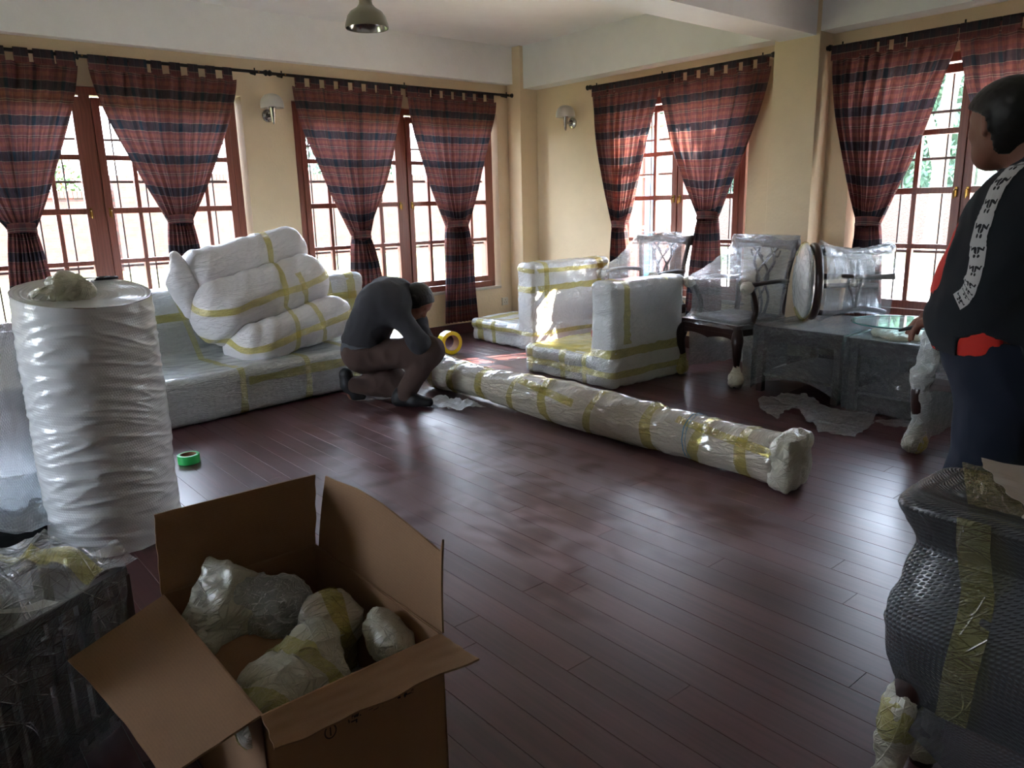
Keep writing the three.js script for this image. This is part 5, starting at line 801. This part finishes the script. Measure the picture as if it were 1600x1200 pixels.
// ---- the slatted stand and the rounded chair back in film at the left edge
{
  const t = thing('slatted_stand', 'dark slatted wooden stand in clear film at the left edge beside the cardboard box', 'stand', [-5.62, 0, 4.58], 0.565);
  // local x along the top rail, +z toward the viewer
  part(t, 'rail', [box(-0.24, 0.24, 0.425, 0.45, 0.13, 0.16, 0.004), box(-0.24, 0.24, 0.425, 0.45, -0.16, -0.13, 0.004), box(-0.24, -0.21, 0.425, 0.45, -0.16, 0.16, 0.004), box(0.21, 0.24, 0.425, 0.45, -0.16, 0.16, 0.004), box(-0.24, 0.24, 0.36, 0.385, 0.135, 0.155, 0.003), box(-0.24, 0.24, 0.06, 0.09, 0.135, 0.155, 0.003)], M.wood);
  for (let i = 0; i < 9; i++) { const x = -0.2 + i * 0.05; part(t, 'slat', box(x - 0.014, x + 0.014, 0.03, 0.43, 0.138, 0.152, 0.003), M.wood); }
  for (const [a, b] of [[-1, -1], [-1, 1], [1, -1], [1, 1]]) part(t, 'leg', box(a * 0.225 - 0.018, a * 0.225 + 0.018, 0, 0.43, b * 0.145 - 0.018, b * 0.145 + 0.018, 0.004), M.wood);
  part(t, 'back_panel', box(-0.2, 0.2, 0.05, 0.34, -0.15, -0.14), M.wood);
  const o = 2.2; part(t, 'film', loftKeys([ring(0, 0.03, 0, 0.25, 0.17, 9, 160), ring(0, 0.2, 0, 0.245, 0.166, 9, 160), ring(0, 0.4, 0, 0.25, 0.17, 9, 160), ring(0, 0.46, 0, 0.252, 0.172, 9, 160)], 40, (p) => 0.008 * Math.abs(noise(p.x * 16, p.y * 8, p.z * 16)), false), M.filmGrey);
  part(t, 'film_tent', sheet((u, v) => { const x = lerp(-0.25, 0.27, u), z = lerp(0.17, -0.24, v); return [x, 0.462 + 0.09 * Math.max(0, noise(x * 6 + o, z * 6, 1)) + 0.055 * Math.pow(1 - Math.abs(noise(x * 5 + z * 4, z * 3, 7)), 3) * sstep(0, 0.2, v), z]; }, 70, 60, 0.5, 0.4), M.film, 'clear film standing up in folds over the top');
  part(t, 'tape', sheet((u, v) => { const x = lerp(0.1, 0.155, u), z = lerp(0.17, -0.2, v); return [x, 0.468 + 0.09 * Math.max(0, noise(x * 6 + o, z * 6, 1)) + 0.055 * Math.pow(1 - Math.abs(noise(x * 5 + z * 4, z * 3, 7)), 3) * sstep(0, 0.2, v), z]; }, 6, 40, 0.05, 0.35), M.tape);
  part(t, 'label_strip', slab((u, v) => [lerp(-0.2, 0.02, u), 0.505 - 0.04 * u + 0.01 * Math.sin(u * 6), lerp(0.02, 0.07, v) + 0.09 * u], 16, 3, 0.0008, 0.2, 0.06), M.paper, 'white paper label under the film');
  const c = thing('wrapped_chair_back', 'rounded wooden chair back wrapped in film at the very left edge', 'chair', [-5.78, 0, 4.62]);
  part(c, 'back_hoop', limb([[-0.16, 0.0, 0.0, 0.022], [-0.16, 0.36, 0.0, 0.022], [-0.12, 0.5, 0.0, 0.022], [0, 0.555, 0.0, 0.024], [0.12, 0.5, 0.0, 0.022], [0.17, 0.36, 0.0, 0.022], [0.17, 0.0, 0.0, 0.022]], 12, 50), M.wood);
  for (const x of [-0.08, 0, 0.08]) part(c, 'spindle', limb([[x, 0.1, 0, 0.011], [x, 0.3, 0, 0.015], [x, 0.53, 0, 0.01]], 10, 10), M.wood);
  part(c, 'seat', new RoundedBoxGeometry(0.38, 0.05, 0.36, 3, 0.02).translate(0, 0.1, -0.18), M.wood);
  part(c, 'film', sheet((u, v) => { const a = u * 6.283, r = lerp(0.6, 1.06, Math.sin(Math.PI * clamp(v, 0, 1)) ** 0.4), x = 0.205 * Math.sin(a), y = lerp(0.02, 0.6, v); const w = v > 0.75 ? Math.sqrt(Math.max(0, 1 - ((v - 0.75) / 0.25) ** 2)) : 1; return [x * w + 0.01 * noise(a * 3, v * 9, 2), y + 0.01 * noise(a * 4, v * 4, 1), (0.07 + 0.02 * noise(a * 2, v * 5, 7)) * Math.cos(a) * Math.max(w, 0.15)]; }, 90, 60, 0.8, 0.6), M.film);
}
// ================================================================ PEOPLE
function fingers(root, dir, up, side, curl, scale = 1) {   // a palm with five fingers as one field; dir, up, side are unit vectors
  const at = (a, b, c) => [0, 1, 2].map((i) => root[i] + scale * (a * dir[i] + b * up[i] + c * side[i])), F = [];
  F.push(cone(at(-0.02, 0, 0), at(0.035, 0, 0), 0.026 * scale, 0.028 * scale), cone(at(0.0, 0, 0.018), at(0.08, 0, 0.024), 0.018 * scale, 0.014 * scale), cone(at(0.0, 0, -0.018), at(0.078, 0, -0.026), 0.018 * scale, 0.013 * scale), cone(at(0.02, 0, 0), at(0.08, 0, 0), 0.018 * scale, 0.015 * scale));
  const out = [blend(0.012, ...F)];
  [[0.03, 0.082, 0.034, 0.026, 0.022], [0.011, 0.088, 0.04, 0.029, 0.023], [-0.009, 0.085, 0.037, 0.027, 0.022], [-0.027, 0.078, 0.028, 0.021, 0.019]].forEach(([s, a, l1, l2, l3], i) => {
    let p = [a - 0.012, 0.002, s], an = curl * 0.45 + 0.08 * i; const seg = [];
    for (const [l, r] of [[l1, 0.0088], [l2, 0.0082], [l3, 0.0075]]) { const q = [p[0] + l * Math.cos(an), p[1] - l * Math.sin(an), p[2] + s * 0.12]; seg.push(cone(at(...p), at(...q), r * scale, (r - 0.0007) * scale)); p = q; an += curl * 0.5; }
    out.push(blend(0.004, ...seg));
  });
  out.push(blend(0.006, cone(at(0.005, -0.006, 0.026), at(0.042, -0.02, 0.046), 0.013 * scale, 0.0105 * scale), cone(at(0.042, -0.02, 0.046), at(0.068, -0.03, 0.044), 0.0105 * scale, 0.0085 * scale)));
  return (x, y, z) => { let d = out[0](x, y, z); for (let i = 1; i < out.length; i++) d = smin(d, out[i](x, y, z), 0.005); return d; };
}
function headField(c, fwd, up, side, s = 1) {   // a head with face and ears, c its centre
  const at = (a, b, d) => [0, 1, 2].map((i) => c[i] + s * (a * fwd[i] + b * up[i] + d * side[i]));
  const q = (a, b, d, r) => { const p = at(a, b, d); return cone(p, p, r * s, r * s); }, cap = (a, b, r1, r2) => cone(at(...a), at(...b), r1 * s, r2 * s);
  const skull = blend(0.05, cap([-0.025, 0.035, -0.012], [-0.025, 0.035, 0.012], 0.084, 0.084), cap([0.03, 0.03, -0.01], [0.03, 0.03, 0.01], 0.07, 0.07), cap([0.04, -0.04, -0.012], [0.04, -0.04, 0.012], 0.05, 0.05), cap([0.055, -0.088, -0.012], [0.055, -0.088, 0.012], 0.028, 0.028), cap([-0.01, -0.05, -0.04], [0.045, -0.085, -0.018], 0.028, 0.024), cap([-0.01, -0.05, 0.04], [0.045, -0.085, 0.018], 0.028, 0.024));
  const face = [cap([0.088, 0.012, 0], [0.113, -0.026, 0], 0.012, 0.014), cap([0.1, -0.03, -0.013], [0.1, -0.03, 0.013], 0.009, 0.009), cap([0.083, 0.026, -0.045], [0.092, 0.03, -0.012], 0.012, 0.012), cap([0.083, 0.026, 0.045], [0.092, 0.03, 0.012], 0.012, 0.012), cap([0.09, -0.055, -0.018], [0.096, -0.053, 0], 0.008, 0.009), cap([0.09, -0.055, 0.018], [0.096, -0.053, 0], 0.008, 0.009), cap([0.088, -0.068, -0.014], [0.09, -0.068, 0.014], 0.008, 0.008), q(0.06, -0.02, 0.05, 0.025), q(0.06, -0.02, -0.05, 0.025)];
  const ears = [-1, 1].map((k) => blend(0.008, cap([-0.012, 0.018, k * 0.09], [-0.006, -0.022, k * 0.086], 0.016, 0.011), cap([-0.024, 0.022, k * 0.098], [-0.018, -0.012, k * 0.096], 0.009, 0.007), cap([0.0, 0.012, k * 0.078], [0.0, -0.02, k * 0.077], 0.01, 0.008)));
  const eyes = [-1, 1].map((k) => q(0.079, 0.006, k * 0.032, 0.0125));
  return (x, y, z) => { let d = skull(x, y, z); if (d > 0.15) return d - 0.05; for (const f of face) d = smin(d, f(x, y, z), 0.014); for (const f of eyes) d = smin(d, f(x, y, z), 0.003); for (const f of ears) d = smin(d, f(x, y, z), 0.006); return d; };
}
const norm = (v) => { const l = Math.hypot(...v); return v.map((x) => x / l); }, cross = (a, b) => [a[1] * b[2] - a[2] * b[1], a[2] * b[0] - a[0] * b[2], a[0] * b[1] - a[1] * b[0]];
// ---- the crouching person: local +x forward, +z toward the viewer
{
  const t = thing('person', 'person crouching over the far end of the carpet roll in dark sweater and brown trousers', 'person', [-2.97, 0, 2.02], -0.707);
  const hp = [-0.15, 0.37, 0], kR = [0.345, 0.405, 0.15], aR = [0.15, 0.09, 0.14], kL = [0.1, 0.075, -0.1], aL = [-0.26, 0.12, -0.06];
  const shR = [0.1, 0.735, 0.19], shL = [-0.02, 0.815, -0.2], elR = [0.285, 0.47, 0.22], elL = [0.22, 0.56, -0.2], haR = [0.2, 0.475, 0.06], haL = [0.33, 0.4, -0.02];
  const hc = [0.25, 0.735, 0.0], hf = norm([0.62, -0.78, 0.1]), hu = norm([0.78, 0.62, 0]), hs = cross(hf, hu);
  const torso = blend(0.09, cone([-0.15, 0.42, -0.06], [-0.15, 0.42, 0.06], 0.135, 0.135), cone([-0.09, 0.58, -0.07], [-0.09, 0.58, 0.07], 0.125, 0.125), cone([0.0, 0.725, -0.1], [0.0, 0.725, 0.1], 0.14, 0.14), cone([0.1, 0.76, -0.12], [0.1, 0.75, 0.12], 0.105, 0.105));
  const arms = (g) => [cone(shR, elR, 0.062 + g, 0.047 + g), cone(elR, haR, 0.045 + g, 0.034 + g), cone(shL, elL, 0.062 + g, 0.047 + g), cone(elL, haL, 0.045 + g, 0.034 + g)];
  const legs = (g) => [cone([-0.15, 0.36, 0.09], kR, 0.105 + g, 0.078 + g), cone(kR, aR, 0.076 + g, 0.052 + g), cone([-0.14, 0.34, -0.08], kL, 0.105 + g, 0.075 + g), cone(kL, aL, 0.072 + g, 0.05 + g)];
  const neck = cone([0.12, 0.77, 0], [0.21, 0.765, 0], 0.06, 0.055), feet = [cone([0.11, 0.05, 0.14], [0.3, 0.04, 0.17], 0.045, 0.035), cone([-0.3, 0.16, -0.06], [-0.27, 0.045, -0.06], 0.042, 0.04)];
  const body = blend(0.045, torso, neck, ...arms(-0.004), ...legs(-0.006), ...feet), head = headField(hc, hf, hu, hs);
  const h1 = fingers(haR, norm([-0.35, 0.75, -0.3]), norm([-0.5, 0.2, 0.8]), cross(norm([-0.35, 0.75, -0.3]), norm([-0.5, 0.2, 0.8])), 0.7), h2 = fingers(haL, norm([0.5, -0.75, 0.3]), norm([0.75, 0.5, 0]), cross(norm([0.5, -0.75, 0.3]), norm([0.75, 0.5, 0])), 0.8);
  part(t, 'body', [net((x, y, z) => smin(body(x, y, z), head(x, y, z), 0.03), [-0.45, 0.0, -0.35], [0.52, 0.98, 0.35], 0.013), net(head, hc.map((v) => v - 0.17), hc.map((v) => v + 0.17), 0.0045), net(h1, haR.map((v) => v - 0.14), haR.map((v) => v + 0.2), 0.004), net(h2, haL.map((v) => v - 0.2), haL.map((v) => v + 0.16), 0.004)], M.skin);
  const fold = (f, k = 0.006, q = 13) => (x, y, z) => { const d = f(x, y, z); return Math.abs(d) > 0.04 ? d : d + k * (Math.abs(noise(x * q, y * q * 0.7, z * q)) - 0.3) * 2; };
  part(t, 'sweater', net(fold((x, y, z) => Math.max(blend(0.06, (a, b, c) => torso(a, b, c) - 0.024, ...arms(0.018), cone([0.08, 0.79, 0], [0.16, 0.79, 0], 0.09, 0.076))(x, y, z), 0.475 - 0.18 * (x + 0.27) - y > 0 && x < 0.12 ? 0.475 - 0.18 * (x + 0.27) - y : -1, Math.hypot(x - haR[0], y - haR[1], z - haR[2]) < 0.1 ? 0.045 - Math.hypot(x - haR[0], y - haR[1], z - haR[2]) : -1)), [-0.45, 0.3, -0.36], [0.45, 0.98, 0.36], 0.011), M.jacketGrey);
  part(t, 'shirt', net(fold(both((x, y, z) => torso(x, y, z) - 0.016, (x, y, z) => Math.max(0.4 - 0.15 * (x + 0.27) - y, y - 0.55))), [-0.36, 0.33, -0.3], [0.1, 0.6, 0.3], 0.011), M.shirtBlue, 'checked blue shirt tail under the sweater');
  part(t, 'trousers', net(fold((x, y, z) => Math.max(blend(0.06, both((a, b, c) => torso(a, b, c) - 0.014, (a, b, c) => b - 0.445 + 0.15 * (a + 0.27)), ...legs(0.014))(x, y, z), -(y - 0.02)), 0.008, 10), [-0.42, 0.0, -0.32], [0.5, 0.56, 0.34], 0.011), M.trouserBrown);
  part(t, 'shoe', net((x, y, z) => Math.max(blend(0.03, cone([0.1, 0.05, 0.14], [0.22, 0.045, 0.155], 0.05, 0.046), cone([0.22, 0.045, 0.155], [0.32, 0.035, 0.175], 0.046, 0.034), cone([0.12, 0.09, 0.14], [0.13, 0.07, 0.14], 0.055, 0.05))(x, y, z), 0.004 - y), [0.02, 0, 0.05], [0.4, 0.17, 0.24], 0.008), M.shoe);
  part(t, 'shoe', net((x, y, z) => Math.max(blend(0.03, cone([-0.31, 0.2, -0.06], [-0.3, 0.12, -0.06], 0.05, 0.05), cone([-0.3, 0.12, -0.06], [-0.25, 0.045, -0.06], 0.05, 0.04), cone([-0.25, 0.045, -0.06], [-0.2, 0.03, -0.06], 0.04, 0.03))(x, y, z), 0.004 - y), [-0.4, 0, -0.14], [-0.12, 0.28, 0.02], 0.008), M.shoe);
  const hh = (x, y, z) => head(x, y, z) - 0.012 + 0.004 * Math.abs(noise(x * 60, y * 60, z * 60)), keep = (x, y, z) => { const a = (x - hc[0]) * hf[0] + (y - hc[1]) * hf[1] + (z - hc[2]) * hf[2], b = (x - hc[0]) * hu[0] + (y - hc[1]) * hu[1] + (z - hc[2]) * hu[2]; return Math.max(a - 0.055 - 0.4 * Math.max(0, b - 0.02) + 0.6 * Math.max(0, -b), -0.09 - b); };
  part(t, 'hair', net(both(hh, keep), hc.map((v) => v - 0.17), hc.map((v) => v + 0.17), 0.006), M.hair);
}
// ---- the standing person at the right: local +x forward, -z toward the viewer (left side seen)
{
  const t = thing('person', 'heavy person standing at the right edge in dark tracksuit top with white sleeve stripe', 'person', [-2.94, 0, 5.97], Math.PI / 2);
  t.scale.setScalar(1.0);
  const hc = [0.1, 1.6, -0.03], neckA = [-0.01, 1.42, -0.005], neckB = [0.06, 1.53, -0.025];
  const shL = [-0.01, 1.375, -0.19], shR = [0.0, 1.375, 0.2], elL = [0.02, 1.12, -0.205], elR = [0.06, 1.1, 0.27], haL = [0.18, 1.0, -0.135], haR = [0.27, 0.99, 0.12];
  const torso = blend(0.12, cone([0.0, 1.32, -0.11], [0.0, 1.32, 0.11], 0.135, 0.135), cone([0.03, 1.16, -0.08], [0.03, 1.16, 0.08], 0.15, 0.15), cone([0.06, 1.03, -0.07], [0.06, 1.03, 0.07], 0.16, 0.16), cone([0.02, 0.88, -0.07], [0.02, 0.88, 0.07], 0.15, 0.15));
  const arms = (g) => [cone(shL, elL, 0.068 + g, 0.052 + g), cone(elL, haL, 0.05 + g, 0.036 + g), cone(shR, elR, 0.068 + g, 0.052 + g), cone(elR, haR, 0.05 + g, 0.036 + g)];
  const legs = (g) => [-1, 1].flatMap((s) => [cone([0.0, 0.82, s * 0.1], [0.03, 0.46, s * 0.11], 0.115 + g, 0.085 + g), cone([0.03, 0.46, s * 0.11], [-0.01, 0.09, s * 0.12], 0.08 + g, 0.055 + g)]), feet = [-1, 1].map((s) => cone([-0.03, 0.05, s * 0.12], [0.16, 0.035, s * 0.14], 0.045, 0.036));
  const head = headField(hc, [0.88, 0, 0.47], [0, 1, 0], [-0.47, 0, 0.88], 1.06), neck = cone(neckA, neckB, 0.068, 0.06);
  const body = blend(0.04, torso, neck, ...arms(-0.004), ...legs(-0.008), ...feet), hd = norm([0.95, -0.25, 0.15]), hup = norm([0.25, 0.95, -0.1]), h1 = fingers(haL, hd, hup, cross(hd, hup), 0.7), h2 = fingers(haR, norm([0.9, -0.3, -0.2]), norm([0.3, 0.9, 0]), cross(norm([0.9, -0.3, -0.2]), norm([0.3, 0.9, 0])), 0.6);
  part(t, 'body', [net((x, y, z) => smin(body(x, y, z), head(x, y, z), 0.03), [-0.3, 0, -0.4], [0.45, 1.78, 0.4], 0.015), net(head, hc.map((v) => v - 0.18), hc.map((v) => v + 0.18), 0.0045), net(h1, [haL[0] - 0.06, haL[1] - 0.16, haL[2] - 0.1], [haL[0] + 0.22, haL[1] + 0.08, haL[2] + 0.12], 0.004), net(h2, [haR[0] - 0.06, haR[1] - 0.18, haR[2] - 0.14], [haR[0] + 0.22, haR[1] + 0.08, haR[2] + 0.1], 0.004)], M.skin);
  const fold = (f, k = 0.006, q = 11) => (x, y, z) => { const d = f(x, y, z); return Math.abs(d) > 0.04 ? d : d + k * (Math.abs(noise(x * q, y * q * 0.7, z * q)) - 0.3) * 2; };
  const jk = fold((x, y, z) => { const d = blend(0.06, (a, b, c) => torso(a, b, c) - 0.022, ...arms(0.02), cone([-0.02, 1.44, 0], [0.0, 1.5, 0], 0.09, 0.082))(x, y, z), w = Math.min(Math.hypot(x - haL[0], y - haL[1], z - haL[2]), Math.hypot(x - haR[0], y - haR[1], z - haR[2])); return Math.max(d, 0.9 - y, 0.045 - w, z > -0.15 && z < 0.07 && x > 0.11 && y < 1.3 ? Math.min(0.07 - z, z + 0.15, x - 0.11) : -1, x > -0.07 && x < 0.1 && z < -0.08 && y < 0.985 - 0.4 * Math.abs(x - 0.03) ? 0.985 - 0.4 * Math.abs(x - 0.03) - y : -1, y - 1.52 - 0.06 * (x < 0 ? 1 : 0)); });
  part(t, 'jacket', net(jk, [-0.28, 0.86, -0.4], [0.42, 1.6, 0.4], 0.011), M.jacketNavy);
  part(t, 'shirt', net(fold(both((x, y, z) => torso(x, y, z) - 0.014 - 0.01 * sstep(0.13, 0.2, x), (x, y, z) => Math.max(0.905 - y, y - 1.34, -x - 0.02))), [-0.1, 0.86, -0.34], [0.34, 1.4, 0.34], 0.011), M.redShirt, 'red shirt showing under the open jacket');
  part(t, 'trousers', net(fold((x, y, z) => Math.max(blend(0.05, both((a, b, c) => torso(a, b, c) - 0.01, (a, b, c) => b - 0.95), ...legs(0.02))(x, y, z), 0.03 - y), 0.007, 9), [-0.28, 0, -0.34], [0.34, 1.0, 0.34], 0.013), M.jeans);
  for (const s of [-1, 1]) part(t, 'shoe', net((x, y, z) => Math.max(blend(0.03, cone([-0.04, 0.055, s * 0.12], [0.06, 0.05, s * 0.128], 0.052, 0.05), cone([0.06, 0.05, s * 0.128], [0.18, 0.036, s * 0.142], 0.05, 0.036))(x, y, z), 0.004 - y), [-0.12, 0, s * 0.13 - 0.08], [0.25, 0.13, s * 0.13 + 0.08], 0.009), M.shoe);
  part(t, 'hair', net(both((x, y, z) => head(x, y, z) - 0.016 + 0.004 * Math.abs(noise(x * 50, y * 50, z * 50)), (x, y, z) => { const a = (x - hc[0]) * 0.88 + (z - hc[2]) * 0.47, b = y - hc[1]; return Math.max(a - lerp(-0.034, 0.085, sstep(0.015, 0.065, b)), -0.09 - b); }), hc.map((v) => v - 0.19), hc.map((v) => v + 0.19), 0.006), M.hair);
  // the white stripe down the shoulder and sleeve, with its row of small black seated figures
  const emblem = canvasTex(96, 96, (c, w, h) => { c.fillStyle = '#b4b3b1'; c.fillRect(0, 0, w, h); c.fillStyle = '#17181b'; for (const m of [1, -1]) { c.save(); c.translate(48, 48); c.scale(m, 1); c.beginPath(); c.ellipse(11, -22, 7, 9, 0, 0, 7); c.fill(); c.beginPath(); c.moveTo(2, -12); c.quadraticCurveTo(20, -8, 15, 12); c.lineTo(36, 4); c.lineTo(40, 26); c.lineTo(33, 27); c.lineTo(30, 15); c.quadraticCurveTo(12, 30, 2, 22); c.closePath(); c.fill(); c.restore(); } });
  const pathPts = new THREE.CatmullRomCurve3([V3(-0.06, 1.49, -0.03), V3(-0.015, 1.455, -0.11), V3(0.0, 1.385, -0.18), V3(0.01, 1.25, -0.195), V3(0.02, 1.13, -0.205), V3(0.07, 1.075, -0.185), V3(0.13, 1.03, -0.155)]);
  const outDir = [V3(-0.35, 0.9, -0.35), V3(-0.1, 0.8, -0.6), V3(0.4, 0.3, -0.9), V3(0.55, 0.05, -0.85), V3(0.5, 0.05, -0.85), V3(0.1, 0.2, -0.95), V3(0, 0.25, -0.95)];
  part(t, 'sleeve_stripe', sheet((u, v) => {
    v *= 0.93; const k = v * 6, i = Math.min(5, Math.floor(k)), d = outDir[i].clone().lerp(outDir[i + 1], k - i).normalize(), c = pathPts.getPoint(v), tan = pathPts.getTangent(v), s = tan.clone().cross(d).normalize(), o = c.clone().addScaledVector(s, (u - 0.5) * 0.052); let r = 0.18; while (r > -0.05 && jk(o.x + d.x * r, o.y + d.y * r, o.z + d.z * r) > 0) r -= 0.003; r += 0.005; return [o.x + d.x * r, o.y + d.y * r, o.z + d.z * r]; }, 8, 120, 1, 13), std({ map: emblem, roughness: 0.85, side: THREE.DoubleSide }), 'white stripe with a row of small black seated figures');
  const mk = thing('marker_pen', 'small dark pen in the outstretched hand of the standing person', 'pen', [-2.94, 0, 5.97], Math.PI / 2);
  part(mk, 'barrel', limb([[0.24, 0.97, -0.135, 0.007], [0.31, 0.95, -0.12, 0.007], [0.335, 0.94, -0.115, 0.004]], 10, 8), M.plasticBlack);
}
renderer.render(scene, camera);
